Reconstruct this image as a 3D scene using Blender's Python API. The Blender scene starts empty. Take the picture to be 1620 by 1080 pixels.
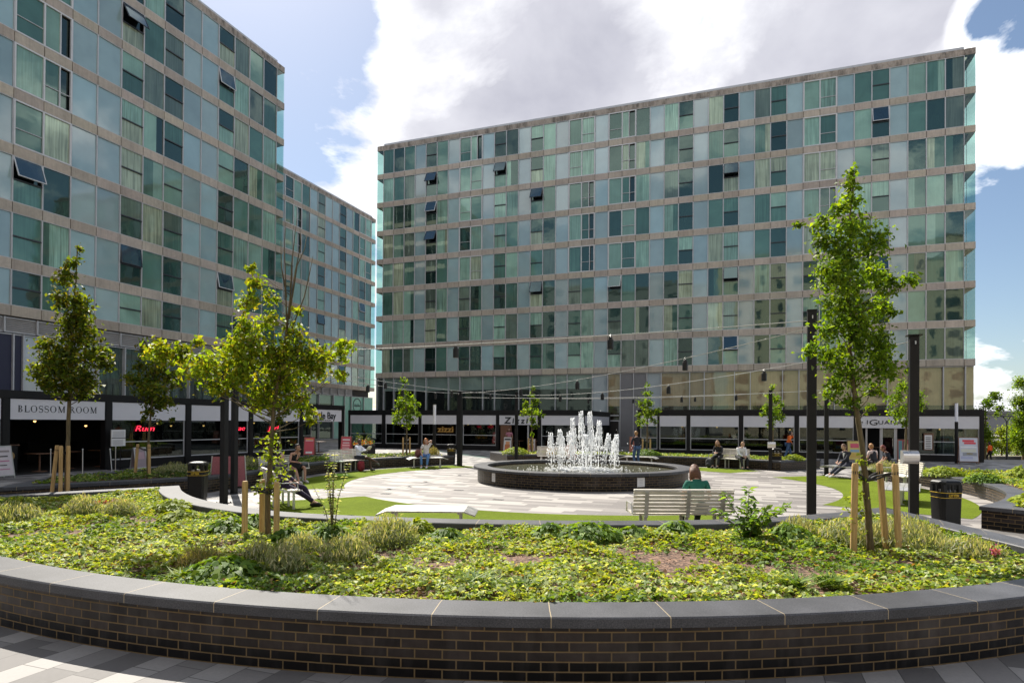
import bpy, bmesh, math, random
import numpy as np
from mathutils import Vector, Matrix, Quaternion, noise as mnoise

R = math.radians
PI = math.pi
rng = random.Random(7)
nrng = np.random.default_rng(11)
S = bpy.context.scene
COL = S.collection
THETA = 0.354                       # the whole district is laid out on a grid turned by this angle
CT, ST = math.cos(THETA), math.sin(THETA)
def E(e1, e2, z=0.0):               # district grid -> world
    return Vector((CT*e1 + ST*e2, -ST*e1 + CT*e2, z))

# ------------------------------------------------------------------ mesh builder
class MB:
    def __init__(s):
        s.v = []; s.f = []; s.m = []; s.c = []; s.uv = []; s.sm = []
        s.mat = 0; s.col = (1, 1, 1, 1); s.smooth = False
    def add(s, verts, faces, uvs=None, M=None):
        b = len(s.v)
        if M is not None:
            verts = [M @ Vector(p) for p in verts]
        s.v.extend([tuple(p) for p in verts])
        for i, f in enumerate(faces):
            s.f.append(tuple(b + k for k in f)); s.m.append(s.mat); s.c.append(s.col)
            s.uv.append(uvs[i] if uvs else None); s.sm.append(s.smooth)
    def quad(s, a, b, c, d, uv=None):
        s.add([a, b, c, d], [(0, 1, 2, 3)], [uv] if uv else None)
    def box(s, x0, x1, y0, y1, z0, z1, M=None):
        v = [(x0,y0,z0),(x1,y0,z0),(x1,y1,z0),(x0,y1,z0),(x0,y0,z1),(x1,y0,z1),(x1,y1,z1),(x0,y1,z1)]
        s.add(v, [(0,3,2,1),(4,5,6,7),(0,1,5,4),(1,2,6,5),(2,3,7,6),(3,0,4,7)], None, M)
    def bbox(s, x0, x1, y0, y1, z0, z1, b=0.01, M=None):
        """box with chamfered vertical and top edges"""
        def ring(d, z):
            return [(x0+d,y0,z),(x1-d,y0,z),(x1,y0+d,z),(x1,y1-d,z),(x1-d,y1,z),(x0+d,y1,z),(x0,y1-d,z),(x0,y0+d,z)]
        def inner(z):
            return [(x0+b,y0+b,z),(x1-b,y0+b,z),(x1-b,y0+b,z),(x1-b,y1-b,z),(x1-b,y1-b,z),(x0+b,y1-b,z),(x0+b,y1-b,z),(x0+b,y0+b,z)]
        v = ring(b, z0) + ring(b, z1-b)
        f = [(i,(i+1)%8,8+(i+1)%8,8+i) for i in range(8)]
        v += [(x0+b,y0+b,z1),(x1-b,y0+b,z1),(x1-b,y1-b,z1),(x0+b,y1-b,z1)]
        f += [(8,9,17,16),(9,10,17),(10,11,18,17),(11,12,18),(12,13,19,18),(13,14,19),(14,15,16,19),(15,8,16),(16,17,18,19),(7,6,5,4,3,2,1,0)]
        s.add(v, f, None, M)
    def tube(s, pts, radii, n=8, caps=True, M=None):
        pts = [Vector(p) for p in pts]
        if not hasattr(radii, '__len__'): radii = [radii]*len(pts)
        verts = []; faces = []
        up = Vector((0, 0, 1))
        t0 = (pts[1]-pts[0]).normalized()
        x = t0.cross(up)
        if x.length < 1e-3: x = Vector((1, 0, 0))
        x.normalize()
        for i, p in enumerate(pts):
            if i == 0: t = pts[1]-pts[0]
            elif i == len(pts)-1: t = pts[-1]-pts[-2]
            else: t = (pts[i+1]-pts[i]).normalized() + (pts[i]-pts[i-1]).normalized()
            if t.length < 1e-9: t = t0.copy()
            t.normalize()
            x = (x - t*x.dot(t))
            if x.length < 1e-4: x = t.orthogonal()
            x.normalize(); y = t.cross(x)
            for k in range(n):
                a = 2*PI*k/n
                verts.append(p + (x*math.cos(a) + y*math.sin(a))*radii[i])
        for i in range(len(pts)-1):
            for k in range(n):
                faces.append((i*n+k, i*n+(k+1)%n, (i+1)*n+(k+1)%n, (i+1)*n+k))
        if caps:
            faces.append(tuple(range(n-1, -1, -1))); faces.append(tuple((len(pts)-1)*n+k for k in range(n)))
        s.add(verts, faces, None, M)
    def lathe(s, prof, n=24, M=None, a0=0.0, a1=2*PI):
        full = abs(a1-a0-2*PI) < 1e-6
        k = n if full else n+1
        verts = []
        for (r, z) in prof:
            for i in range(k):
                a = a0+(a1-a0)*i/n
                verts.append((r*math.cos(a), r*math.sin(a), z))
        faces = []
        for j in range(len(prof)-1):
            for i in range(n):
                i2 = (i+1) % k
                faces.append((j*k+i, j*k+i2, (j+1)*k+i2, (j+1)*k+i))
        s.add(verts, faces, None, M)
    def sphere(s, c, r, n=8, m=6, M=None):
        if not hasattr(r, '__len__'): r = (r, r, r)
        verts = [(c[0], c[1], c[2]-r[2])]
        for j in range(1, m):
            ph = -PI/2+PI*j/m
            for i in range(n):
                a = 2*PI*i/n
                verts.append((c[0]+r[0]*math.cos(ph)*math.cos(a), c[1]+r[1]*math.cos(ph)*math.sin(a), c[2]+r[2]*math.sin(ph)))
        verts.append((c[0], c[1], c[2]+r[2]))
        faces = [(0, 1+(i+1) % n, 1+i) for i in range(n)]
        for j in range(m-2):
            for i in range(n):
                faces.append((1+j*n+i, 1+j*n+(i+1) % n, 1+(j+1)*n+(i+1) % n, 1+(j+1)*n+i))
        t = len(verts)-1; b = 1+(m-2)*n
        faces += [(t, b+i, b+(i+1) % n) for i in range(n)]
        s.add(verts, faces, None, M)
    def prism(s, poly, z0, z1, M=None):
        n = len(poly)
        v = [(p[0], p[1], z0) for p in poly] + [(p[0], p[1], z1) for p in poly]
        f = [(i, (i+1) % n, n+(i+1) % n, n+i) for i in range(n)] + [tuple(range(n-1, -1, -1)), tuple(range(n, 2*n))]
        s.add(v, f, None, M)
    def mesh(s, name, mats):
        me = bpy.data.meshes.new(name)
        me.from_pydata(s.v, [], s.f)
        for m in mats: me.materials.append(m)
        me.polygons.foreach_set('material_index', s.m)
        me.polygons.foreach_set('use_smooth', s.sm)
        at = me.attributes.new('Col', 'FLOAT_COLOR', 'FACE')
        at.data.foreach_set('color', np.array([list(c) if len(c) == 4 else list(c)+[1] for c in s.c], dtype=np.float32).ravel())
        if any(u is not None for u in s.uv):
            ul = me.uv_layers.new(name='UVMap')
            arr = []
            for f, u in zip(s.f, s.uv):
                for k in range(len(f)):
                    arr += list(u[k]) if u is not None else [0.0, 0.0]
            ul.data.foreach_set('uv', np.array(arr, dtype=np.float32))
        me.update()
        return me
    def build(s, name, mats, parent=None):
        if not isinstance(mats, (list, tuple)): mats = [mats]
        o = bpy.data.objects.new(name, s.mesh(name, mats)); COL.objects.link(o)
        if parent is not None: o.parent = parent
        return o

def part(name, me, parent):
    o = bpy.data.objects.new(name, me); COL.objects.link(o); o.parent = parent
    return o
def tag(o, label=None, cat=None, group=None, kind=None):
    if label: o['label'] = label
    if cat: o['category'] = cat
    if group: o['group'] = group
    if kind: o['kind'] = kind
    return o
def empty(name, loc, rz=0.0, label=None, cat=None, group=None):
    o = bpy.data.objects.new(name, None); COL.objects.link(o)
    o.location = loc; o.rotation_euler = (0, 0, rz); o.empty_display_size = 0.2
    return tag(o, label, cat, group)
def copy_tree(o, parent=None):
    c = o.copy(); COL.objects.link(c)
    if parent is not None: c.parent = parent
    for ch in list(o.children): copy_tree(ch, c)
    return c
def dup(o, loc, rz, label):
    c = copy_tree(o); c.location = loc; c.rotation_euler = (0, 0, rz); c['label'] = label
    return c

def leaf_object(name, P, size, nrm, col, mat, parent=None, asp=0.62, dirs=None, fold=0.18):
    """one mesh of many small folded leaves. P (n,3), size (n,), nrm (n,3) leaf normals, col (n,3)"""
    n = len(P)
    nrm = nrm/np.maximum(np.linalg.norm(nrm, axis=1, keepdims=True), 1e-6)
    if dirs is None: dirs = nrng.normal(size=(n, 3))
    d = dirs - nrm*np.sum(dirs*nrm, axis=1, keepdims=True)
    d = d/np.maximum(np.linalg.norm(d, axis=1, keepdims=True), 1e-6)
    w = np.cross(nrm, d)
    s = size[:, None]
    V = np.empty((n, 4, 3), np.float32)
    V[:, 0] = P - d*s*0.5
    V[:, 1] = P + w*s*asp*0.5 + nrm*s*fold - d*s*0.05
    V[:, 2] = P + d*s*0.5 - nrm*s*0.06
    V[:, 3] = P - w*s*asp*0.5 + nrm*s*fold - d*s*0.05
    me = bpy.data.meshes.new(name)
    me.vertices.add(4*n); me.vertices.foreach_set('co', V.ravel())
    me.loops.add(4*n); me.loops.foreach_set('vertex_index', np.arange(4*n, dtype=np.int32))
    me.polygons.add(n)
    me.polygons.foreach_set('loop_start', np.arange(0, 4*n, 4, dtype=np.int32))
    me.polygons.foreach_set('loop_total', np.full(n, 4, dtype=np.int32))
    me.update(calc_edges=True)
    at = me.attributes.new('Col', 'FLOAT_COLOR', 'FACE')
    c4 = np.ones((n, 4), np.float32); c4[:, :3] = col
    at.data.foreach_set('color', c4.ravel())
    me.materials.append(mat)
    o = bpy.data.objects.new(name, me); COL.objects.link(o)
    if parent is not None: o.parent = parent
    return o

# ------------------------------------------------------------------ materials
def newmat(name):
    m = bpy.data.materials.new(name); m.use_nodes = True
    nt = m.node_tree
    b = nt.nodes['Principled BSDF']
    return m, nt, b
def nd(nt, t, **kw):
    n = nt.nodes.new(t)
    for k, v in kw.items(): setattr(n, k, v)
    return n
def ln(nt, a, b): nt.links.new(a, b)
def ramp(nt, fac, stops, interp='LINEAR'):
    r = nd(nt, 'ShaderNodeValToRGB'); r.color_ramp.interpolation = interp
    e = r.color_ramp.elements
    while len(e) < len(stops): e.new(0.5)
    for i, (p, c) in enumerate(stops):
        e[i].position = p
        e[i].color = (c, c, c, 1) if not hasattr(c, '__len__') else (*c[:3], 1)
    ln(nt, fac, r.inputs[0]); return r.outputs[0]
def mixc(nt, fac, a, b, mode='MIX'):
    m = nd(nt, 'ShaderNodeMix', data_type='RGBA', blend_type=mode)
    for i, x in ((0, fac), (6, a), (7, b)):
        if isinstance(x, (int, float)): m.inputs[i].default_value = x
        elif isinstance(x, tuple): m.inputs[i].default_value = (*x[:3], 1)
        else: ln(nt, x, m.inputs[i])
    return m.outputs[2]
def math_(nt, op, a, b=None, c=None, clamp=False):
    m = nd(nt, 'ShaderNodeMath', operation=op, use_clamp=clamp)
    for i, x in enumerate((a, b, c)):
        if x is None: continue
        if isinstance(x, (int, float)): m.inputs[i].default_value = x
        else: ln(nt, x, m.inputs[i])
    return m.outputs[0]
def noise(nt, vec, scale, detail=4, rough=0.55, dist=0.0):
    n = nd(nt, 'ShaderNodeTexNoise')
    n.inputs['Scale'].default_value = scale; n.inputs['Detail'].default_value = detail
    n.inputs['Roughness'].default_value = rough; n.inputs['Distortion'].default_value = dist
    if vec is not None: ln(nt, vec, n.inputs['Vector'])
    return n.outputs['Fac']
def objco(nt): return nd(nt, 'ShaderNodeTexCoord').outputs['Object']
def geopos(nt): return nd(nt, 'ShaderNodeNewGeometry').outputs['Position']
def bump(nt, h, strength, dist, bsdf):
    b = nd(nt, 'ShaderNodeBump'); b.inputs['Strength'].default_value = strength; b.inputs['Distance'].default_value = dist
    ln(nt, h, b.inputs['Height']); ln(nt, b.outputs[0], bsdf.inputs['Normal'])
def simple(name, col, rough=0.5, metal=0.0, ior=1.5, var=0.0, vscale=3.0, bmp=0.0, bscale=60):
    m, nt, b = newmat(name)
    b.inputs['Roughness'].default_value = rough; b.inputs['Metallic'].default_value = metal; b.inputs['IOR'].default_value = ior
    b.inputs['Base Color'].default_value = (*col, 1)
    if var > 0:
        n = noise(nt, objco(nt), vscale, 5, 0.6)
        f = ramp(nt, n, [(0.3, 1-var), (0.7, 1+var)])
        ln(nt, mixc(nt, 1.0, tuple(col), f, 'MULTIPLY'), b.inputs['Base Color'])
        ln(nt, math_(nt, 'MULTIPLY_ADD', n, 0.25, rough-0.12), b.inputs['Roughness'])
    if bmp > 0: bump(nt, noise(nt, objco(nt), bscale, 3), bmp, 0.01, b)
    return m
def attrcol(nt): return nd(nt, 'ShaderNodeAttribute', attribute_name='Col')
def colored(name, rough=0.7, var=0.15, vscale=30.0, ior=1.45, metal=0.0):
    m, nt, b = newmat(name)
    a = attrcol(nt).outputs['Color']
    n = noise(nt, objco(nt), vscale, 4)
    ln(nt, mixc(nt, 1.0, a, ramp(nt, n, [(0.3, 1-var), (0.7, 1+var)]), 'MULTIPLY'), b.inputs['Base Color'])
    b.inputs['Roughness'].default_value = rough; b.inputs['IOR'].default_value = ior; b.inputs['Metallic'].default_value = metal
    return m
def emis(name, col, strength):
    m, nt, b = newmat(name)
    b.inputs['Base Color'].default_value = (*col, 1); b.inputs['Emission Color'].default_value = (*col, 1)
    b.inputs['Emission Strength'].default_value = strength
    return m
def leafmat(name, transl=0.45, rough=0.45):
    m, nt, b = newmat(name)
    a = attrcol(nt).outputs['Color']
    ln(nt, a, b.inputs['Base Color']); b.inputs['Roughness'].default_value = rough; b.inputs['IOR'].default_value = 1.32
    t = nd(nt, 'ShaderNodeBsdfTranslucent')
    ln(nt, mixc(nt, 1.0, a, (1.75, 1.6, 0.5), 'MULTIPLY'), t.inputs['Color'])
    mx = nd(nt, 'ShaderNodeMixShader'); mx.inputs[0].default_value = transl
    out = nt.nodes['Material Output']
    ln(nt, b.outputs[0], mx.inputs[1]); ln(nt, t.outputs[0], mx.inputs[2]); ln(nt, mx.outputs[0], out.inputs[0])
    return m
MAT = {}
def brickmat(name, c1, c2, mortar, bw, bh, ms, rough=0.4, uv=True, bumpd=0.006):
    m, nt, b = newmat(name)
    vec = nd(nt, 'ShaderNodeUVMap').outputs[0] if uv else objco(nt)
    br = nd(nt, 'ShaderNodeTexBrick')
    br.inputs['Scale'].default_value = 1.0; br.inputs['Brick Width'].default_value = bw; br.inputs['Row Height'].default_value = bh
    br.inputs['Mortar Size'].default_value = ms; br.inputs['Mortar Smooth'].default_value = 0.1; br.inputs['Bias'].default_value = 0
    br.inputs['Color1'].default_value = (0, 0, 0, 1); br.inputs['Color2'].default_value = (1, 1, 1, 1); br.inputs['Mortar'].default_value = (0.5, 0.5, 0.5, 1)
    ln(nt, vec, br.inputs['Vector'])
    n = noise(nt, vec, 9.0, 5, 0.6)
    n2 = noise(nt, vec, 1.3, 3, 0.6)
    c = mixc(nt, br.outputs['Color'], c1, c2)
    c = mixc(nt, 1.0, c, ramp(nt, n, [(0.3, 0.75), (0.7, 1.3)]), 'MULTIPLY')
    mo = mixc(nt, 1.0, mortar, ramp(nt, n, [(0.3, 0.8), (0.7, 1.15)]), 'MULTIPLY')
    c = mixc(nt, br.outputs['Fac'], c, mo)
    c = mixc(nt, 1.0, c, ramp(nt, n2, [(0.35, 0.85), (0.65, 1.12)]), 'MULTIPLY')
    b.inputs['Specular IOR Level'].default_value = 0.22
    if uv:                                       # the lowest two courses are black engineering brick
        s_ = nd(nt, 'ShaderNodeSeparateXYZ'); ln(nt, vec, s_.inputs[0])
        lowc = math_(nt, 'MULTIPLY', math_(nt, 'LESS_THAN', s_.outputs[1], 0.156), math_(nt, 'SUBTRACT', 1.0, br.outputs['Fac']))
        c = mixc(nt, lowc, c, (0.006, 0.0055, 0.006))
        mp = nd(nt, 'ShaderNodeMapping'); mp.inputs['Scale'].default_value = (2.2, 0.5, 1); ln(nt, vec, mp.inputs[0])
        c = mixc(nt, math_(nt, 'MULTIPLY', ramp(nt, noise(nt, mp.outputs[0], 1.6, 5, 0.6), [(0.50, 0), (0.70, 1)]), 0.16), c, (0.15, 0.135, 0.13))
    ln(nt, c, b.inputs['Base Color'])
    r = math_(nt, 'MULTIPLY_ADD', br.outputs['Fac'], 0.5, rough)
    r = math_(nt, 'MULTIPLY_ADD', n, 0.2, math_(nt, 'SUBTRACT', r, 0.1))
    ln(nt, r, b.inputs['Roughness'])
    h = math_(nt, 'MULTIPLY_ADD', br.outputs['Fac'], -1.0, math_(nt, 'MULTIPLY', n, 0.25))
    bump(nt, h, 0.7, bumpd, b)
    return m
def pavemat(name, tones, bw, bh, ms, joint, dirt=0.15, offs=0.5, rough=0.7, turn=0.0):
    m, nt, b = newmat(name)
    mp = nd(nt, 'ShaderNodeMapping'); mp.inputs['Rotation'].default_value = (0, 0, turn); ln(nt, objco(nt), mp.inputs[0]); vec = mp.outputs[0]
    br = nd(nt, 'ShaderNodeTexBrick'); br.offset = offs; br.offset_frequency = 2; br.squash = 1.35; br.squash_frequency = 3
    br.inputs['Scale'].default_value = 1.0; br.inputs['Brick Width'].default_value = bw; br.inputs['Row Height'].default_value = bh
    br.inputs['Mortar Size'].default_value = ms; br.inputs['Mortar Smooth'].default_value = 0.0; br.inputs['Bias'].default_value = 0
    br.inputs['Color1'].default_value = (0, 0, 0, 1); br.inputs['Color2'].default_value = (1, 1, 1, 1); br.inputs['Mortar'].default_value = (0.5, 0.5, 0.5, 1)
    ln(nt, vec, br.inputs['Vector'])
    c = ramp(nt, br.outputs['Color'], tones, 'CONSTANT')
    n = noise(nt, vec, 0.45, 6, 0.6); n2 = noise(nt, vec, 25.0, 4, 0.7)
    c = mixc(nt, 1.0, c, ramp(nt, n, [(0.3, 1-dirt), (0.7, 1+dirt*0.6)]), 'MULTIPLY')
    c = mixc(nt, 1.0, c, ramp(nt, n2, [(0.25, 0.86), (0.75, 1.1)]), 'MULTIPLY')
    sp = noise(nt, vec, 2.6, 2, 0.5)
    c = mixc(nt, ramp(nt, sp, [(0.70, 0.0), (0.73, 0.22)]), c, (0.12, 0.11, 0.1))
    c = mixc(nt, br.outputs['Fac'], c, joint)
    ln(nt, c, b.inputs['Base Color'])
    ln(nt, math_(nt, 'MULTIPLY_ADD', n2, 0.25, rough-0.12), b.inputs['Roughness'])
    bump(nt, math_(nt, 'MULTIPLY_ADD', br.outputs['Fac'], -1.0, math_(nt, 'MULTIPLY', n2, 0.2)), 0.5, 0.004, b)
    return m
def make_mats():
    M = MAT
    M['brick'] = brickmat('dark_glazed_brick', (0.008, 0.0065, 0.007), (0.040, 0.031, 0.028), (0.155, 0.108, 0.056), 0.225, 0.079, 0.0065, 0.33)
    # granite coping, jointed every 0.95 m along its UV
    m, nt, b = newmat('dark_granite_coping')
    uv = nd(nt, 'ShaderNodeUVMap').outputs[0]
    sx = nd(nt, 'ShaderNodeSeparateXYZ'); ln(nt, uv, sx.inputs[0])
    fr = math_(nt, 'FRACT', math_(nt, 'DIVIDE', sx.outputs[0], 0.95))
    jt = math_(nt, 'LESS_THAN', fr, 0.008)
    n = noise(nt, uv, 75, 4, 0.85); n2 = noise(nt, uv, 1.7, 5, 0.65)
    cell = nd(nt, 'ShaderNodeTexWhiteNoise', noise_dimensions='1D'); ln(nt, math_(nt, 'FLOOR', math_(nt, 'DIVIDE', sx.outputs[0], 0.95)), cell.inputs['W'])
    c = ramp(nt, n, [(0.3, (0.022, 0.023, 0.027)), (0.7, (0.112, 0.113, 0.124))])
    c = mixc(nt, 1.0, c, ramp(nt, n2, [(0.3, 0.66), (0.7, 1.2)]), 'MULTIPLY')
    c = mixc(nt, 1.0, c, ramp(nt, cell.outputs[0], [(0, 0.88), (1, 1.12)]), 'MULTIPLY')
    c = mixc(nt, jt, c, (0.34, 0.27, 0.17))
    ln(nt, c, b.inputs['Base Color']); b.inputs['Roughness'].default_value = 0.5; b.inputs['Specular IOR Level'].default_value = 0.25
    bump(nt, math_(nt, 'MULTIPLY_ADD', jt, -1.0, math_(nt, 'MULTIPLY', n, 0.1)), 0.5, 0.004, b)
    M['coping'] = m
    # soil with bark chips
    m, nt, b = newmat('bark_mulch')
    p = geopos(nt)
    v = nd(nt, 'ShaderNodeTexVoronoi'); v.inputs['Scale'].default_value = 27; v.inputs['Randomness'].default_value = 1
    ln(nt, p, v.inputs['Vector'])
    n = noise(nt, p, 3.0, 5)
    hs = nd(nt, 'ShaderNodeSeparateColor'); ln(nt, v.outputs['Color'], hs.inputs[0])
    c = ramp(nt, hs.outputs[0], [(0.0, (0.045, 0.025, 0.017)), (0.5, (0.13, 0.07, 0.045)), (1.0, (0.26, 0.155, 0.10))])
    c = mixc(nt, 1.0, c, ramp(nt, n, [(0.3, 0.7), (0.7, 1.2)]), 'MULTIPLY')
    ln(nt, c, b.inputs['Base Color']); b.inputs['Roughness'].default_value = 0.9
    bump(nt, v.outputs['Distance'], 1.0, 0.02, b)
    M['mulch'] = m
    M['pave_disc'] = pavemat('striped_paving', [(0.0, (0.145, 0.131, 0.124)), (0.36, (0.20, 0.182, 0.171)), (0.60, (0.305, 0.283, 0.262))], 0.80, 0.30, 0.004, (0.25, 0.23, 0.21), 0.12)
    M['pave_out'] = pavemat('grey_paving', [(0.0, (0.125, 0.117, 0.113)), (0.36, (0.20, 0.188, 0.18)), (0.64, (0.29, 0.274, 0.26))], 0.60, 0.30, 0.0045, (0.07, 0.066, 0.062), 0.16, turn=math.pi/2)
    # turf
    m, nt, b = newmat('short_turf')
    p = geopos(nt)
    n = noise(nt, p, 0.8, 5); n2 = noise(nt, p, 140, 3, 0.8); n3 = noise(nt, p, 9, 4, 0.7)
    c = mixc(nt, n2, (0.06, 0.095, 0.005), (0.185, 0.24, 0.014))
    c = mixc(nt, 1.0, c, ramp(nt, n, [(0.3, 0.85), (0.7, 1.12)]), 'MULTIPLY')
    c = mixc(nt, 1.0, c, ramp(nt, n3, [(0.3, 0.85), (0.7, 1.12)]), 'MULTIPLY')
    ln(nt, c, b.inputs['Base Color']); b.inputs['Roughness'].default_value = 1.0; b.inputs['Specular IOR Level'].default_value = 0.12
    bump(nt, n2, 0.8, 0.02, b)
    M['turf'] = m
    m, nt, b = newmat('asphalt_ground')
    p = geopos(nt); n = noise(nt, p, 40, 4); n2 = noise(nt, p, 0.2, 4)
    ln(nt, mixc(nt, n2, (0.17, 0.155, 0.135), (0.27, 0.25, 0.22)), b.inputs['Base Color']); b.inputs['Roughness'].default_value = 0.85
    bump(nt, n, 0.3, 0.01, b); M['asphalt'] = m
    # facade concrete
    m, nt, b = newmat('buff_precast')
    p = objco(nt); n = noise(nt, p, 6, 6, 0.65); n2 = noise(nt, p, 0.6, 4)
    mp = nd(nt, 'ShaderNodeMapping'); mp.inputs['Scale'].default_value = (5, 5, 0.25); ln(nt, p, mp.inputs[0])
    n3 = noise(nt, mp.outputs[0], 1.0, 5, 0.65)
    a = attrcol(nt).outputs['Color']
    c = ramp(nt, n, [(0.25, (0.40, 0.345, 0.29)), (0.75, (0.54, 0.47, 0.395))])
    c = mixc(nt, 1.0, c, ramp(nt, n2, [(0.3, 0.85), (0.7, 1.1)]), 'MULTIPLY')
    c = mixc(nt, 1.0, c, ramp(nt, n3, [(0.30, 0.82), (0.55, 1.04)]), 'MULTIPLY')
    c = mixc(nt, 1.0, c, a, 'MULTIPLY')
    ln(nt, c, b.inputs['Base Color']); b.inputs['Roughness'].default_value = 0.8
    bump(nt, n, 0.25, 0.01, b); M['precast'] = m
    m, nt, b = newmat('stained_precast')          # weathered parapet
    p = objco(nt); n = noise(nt, p, 6, 6, 0.65)
    mp = nd(nt, 'ShaderNodeMapping'); mp.inputs['Scale'].default_value = (1.6, 1.6, 0.5); ln(nt, p, mp.inputs[0])
    n3 = noise(nt, mp.outputs[0], 1.5, 7, 0.75)
    c = ramp(nt, n, [(0.25, (0.33, 0.275, 0.23)), (0.75, (0.50, 0.425, 0.36))])
    c = mixc(nt, ramp(nt, n3, [(0.38, 0.7), (0.55, 0.0)]), c, (0.035, 0.03, 0.027))
    ln(nt, c, b.inputs['Base Color']); b.inputs['Roughness'].default_value = 0.85
    M['precast_stained'] = m
    # window pane: tinted double glazing over whatever hangs behind it (colour per pane, alpha = strength of the fold shading painted into the colour)
    m, nt, b = newmat('window_pane')
    at = attrcol(nt); p = objco(nt)
    sx = nd(nt, 'ShaderNodeSeparateXYZ'); ln(nt, p, sx.inputs[0])
    cb = nd(nt, 'ShaderNodeCombineXYZ'); ln(nt, math_(nt, 'MULTIPLY', sx.outputs[0], 9.0), cb.inputs[0]); ln(nt, math_(nt, 'MULTIPLY', sx.outputs[2], 0.35), cb.inputs[2])
    n = noise(nt, cb.outputs[0], 1.0, 3, 0.6)
    fold = mixc(nt, at.outputs['Alpha'], (1, 1, 1), ramp(nt, n, [(0.35, 0.45), (0.65, 1.35)]))
    n2 = noise(nt, p, 0.55, 4, 0.6, 0.6)
    c = mixc(nt, 1.0, at.outputs['Color'], fold, 'MULTIPLY')
    c = mixc(nt, 1.0, c, ramp(nt, n2, [(0.25, 0.72), (0.75, 1.2)]), 'MULTIPLY')
    ln(nt, c, b.inputs['Base Color']); b.inputs['Roughness'].default_value = 0.03; b.inputs['IOR'].default_value = 2.05
    b.inputs['Specular Tint'].default_value = (0.74, 1.0, 0.87, 1)
    bump(nt, noise(nt, p, 0.9, 2, 0.5), 0.06, 0.06, b)
    M['pane'] = m
    m, nt, b = newmat('opaque_glass_panel')       # back-painted glass spandrel
    at = attrcol(nt); p = objco(nt); n2 = noise(nt, p, 0.8, 4)
    ln(nt, mixc(nt, 1.0, at.outputs['Color'], ramp(nt, n2, [(0.3, 0.9), (0.7, 1.07)]), 'MULTIPLY'), b.inputs['Base Color'])
    b.inputs['Roughness'].default_value = 0.05; b.inputs['IOR'].default_value = 2.1
    bump(nt, noise(nt, p, 0.8, 2, 0.5), 0.04, 0.06, b)
    M['spandrel'] = m
    def clearglass(name, tint, refl, rough=0.02):
        m = bpy.data.materials.new(name); m.use_nodes = True; nt = m.node_tree; nt.nodes.remove(nt.nodes['Principled BSDF'])
        t = nd(nt, 'ShaderNodeBsdfTransparent'); t.inputs[0].default_value = (*tint, 1)
        g = nd(nt, 'ShaderNodeBsdfGlossy'); g.inputs['Roughness'].default_value = rough; g.inputs['Color'].default_value = (0.85, 0.95, 0.93, 1)
        f = nd(nt, 'ShaderNodeLayerWeight'); f.inputs['Blend'].default_value = .5
        k = math_(nt, 'MULTIPLY_ADD', math_(nt, 'POWER', f.outputs['Facing'], 4.0), .85, refl, True)
        mx = nd(nt, 'ShaderNodeMixShader'); ln(nt, k, mx.inputs[0]); ln(nt, t.outputs[0], mx.inputs[1]); ln(nt, g.outputs[0], mx.inputs[2])
        ln(nt, mx.outputs[0], nt.nodes['Material Output'].inputs[0])
        return m
    M['corner_glass'] = clearglass('corner_glass', (0.74, 0.90, 0.875), 0.06)
    M['corner_pane'] = clearglass('corner_pane', (0.50, 0.70, 0.645), 0.10)
    M['shop_glass'] = clearglass('shop_glass', (0.42, 0.47, 0.45), 0.06)
    M['alu'] = simple('grey_aluminium', (0.50, 0.50, 0.51), 0.45, 0.25, var=0.08)
    M['white_frame'] = simple('white_window_frame', (0.62, 0.62, 0.63), 0.4, var=0.05)
    M['dark_frame'] = simple('dark_sash', (0.03, 0.035, 0.045), 0.4)
    M['black'] = simple('black_painted_steel', (0.0065, 0.006, 0.0065), 0.5, ior=1.36, var=0.35, vscale=2.0)
    M['black_soft'] = simple('black_plastic', (0.006, 0.006, 0.0065), 0.4, ior=1.4, var=0.3, vscale=4)
    M['white_panel'] = simple('white_sign_panel', (0.66, 0.65, 0.68), 0.35, var=0.035, vscale=1.2)
    M['letter'] = simple('black_lettering', (0.012, 0.014, 0.018), 0.5)
    M['dark_room'] = simple('dark_room', (0.020, 0.017, 0.015), 0.8, var=0.4, vscale=0.8)
    M['roof_felt'] = simple('roof_felt', (0.16, 0.16, 0.16), 0.9, var=0.15)
    M['grey_clad'] = simple('grey_cladding', (0.20, 0.197, 0.205), 0.55, 0.1, var=0.06)
    M['louver'] = simple('grey_louvre', (0.42, 0.40, 0.385), 0.55, 0.2, var=0.1)
    M['navy'] = simple('navy_hoarding', (0.012, 0.014, 0.045), 0.4)
    M['pink'] = simple('pale_pink_vinyl', (0.55, 0.38, 0.40), 0.5)
    M['mint'] = simple('mint_glass_panel', (0.20, 0.46, 0.38), 0.15, ior=1.6, var=0.05, vscale=0.6)
    M['neon'] = emis('red_neon', (1.0, 0.03, 0.07), .75)
    M['warm'] = emis('warm_bulb', (1.0, 0.55, 0.18), 1.6)
    M['orange_sign'] = emis('orange_sign_light', (0.9, 0.42, 0.13), 0.38)
    M['white_lamp'] = simple('white_lamp_diffuser', (0.80, 0.79, 0.86), 0.3)
    M['steel'] = simple('galvanised_steel', (0.55, 0.54, 0.52), 0.38, 0.75, var=0.1, vscale=6)
    M['slat'] = simple('pale_bench_slat', (0.62, 0.575, 0.50), 0.42, 0.05, var=0.12, vscale=5)
    M['brushed'] = simple('brushed_steel', (0.62, 0.6, 0.58), 0.28, 0.95, var=0.05)
    m, nt, b = newmat('stake_wood')
    p = objco(nt); mp = nd(nt, 'ShaderNodeMapping'); mp.inputs['Scale'].default_value = (30, 30, 2); ln(nt, p, mp.inputs[0])
    n = noise(nt, mp.outputs[0], 1.5, 5)
    ln(nt, ramp(nt, n, [(0.25, (0.30, 0.175, 0.065)), (0.75, (0.62, 0.42, 0.18))]), b.inputs['Base Color']); b.inputs['Roughness'].default_value = 0.7
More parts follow.
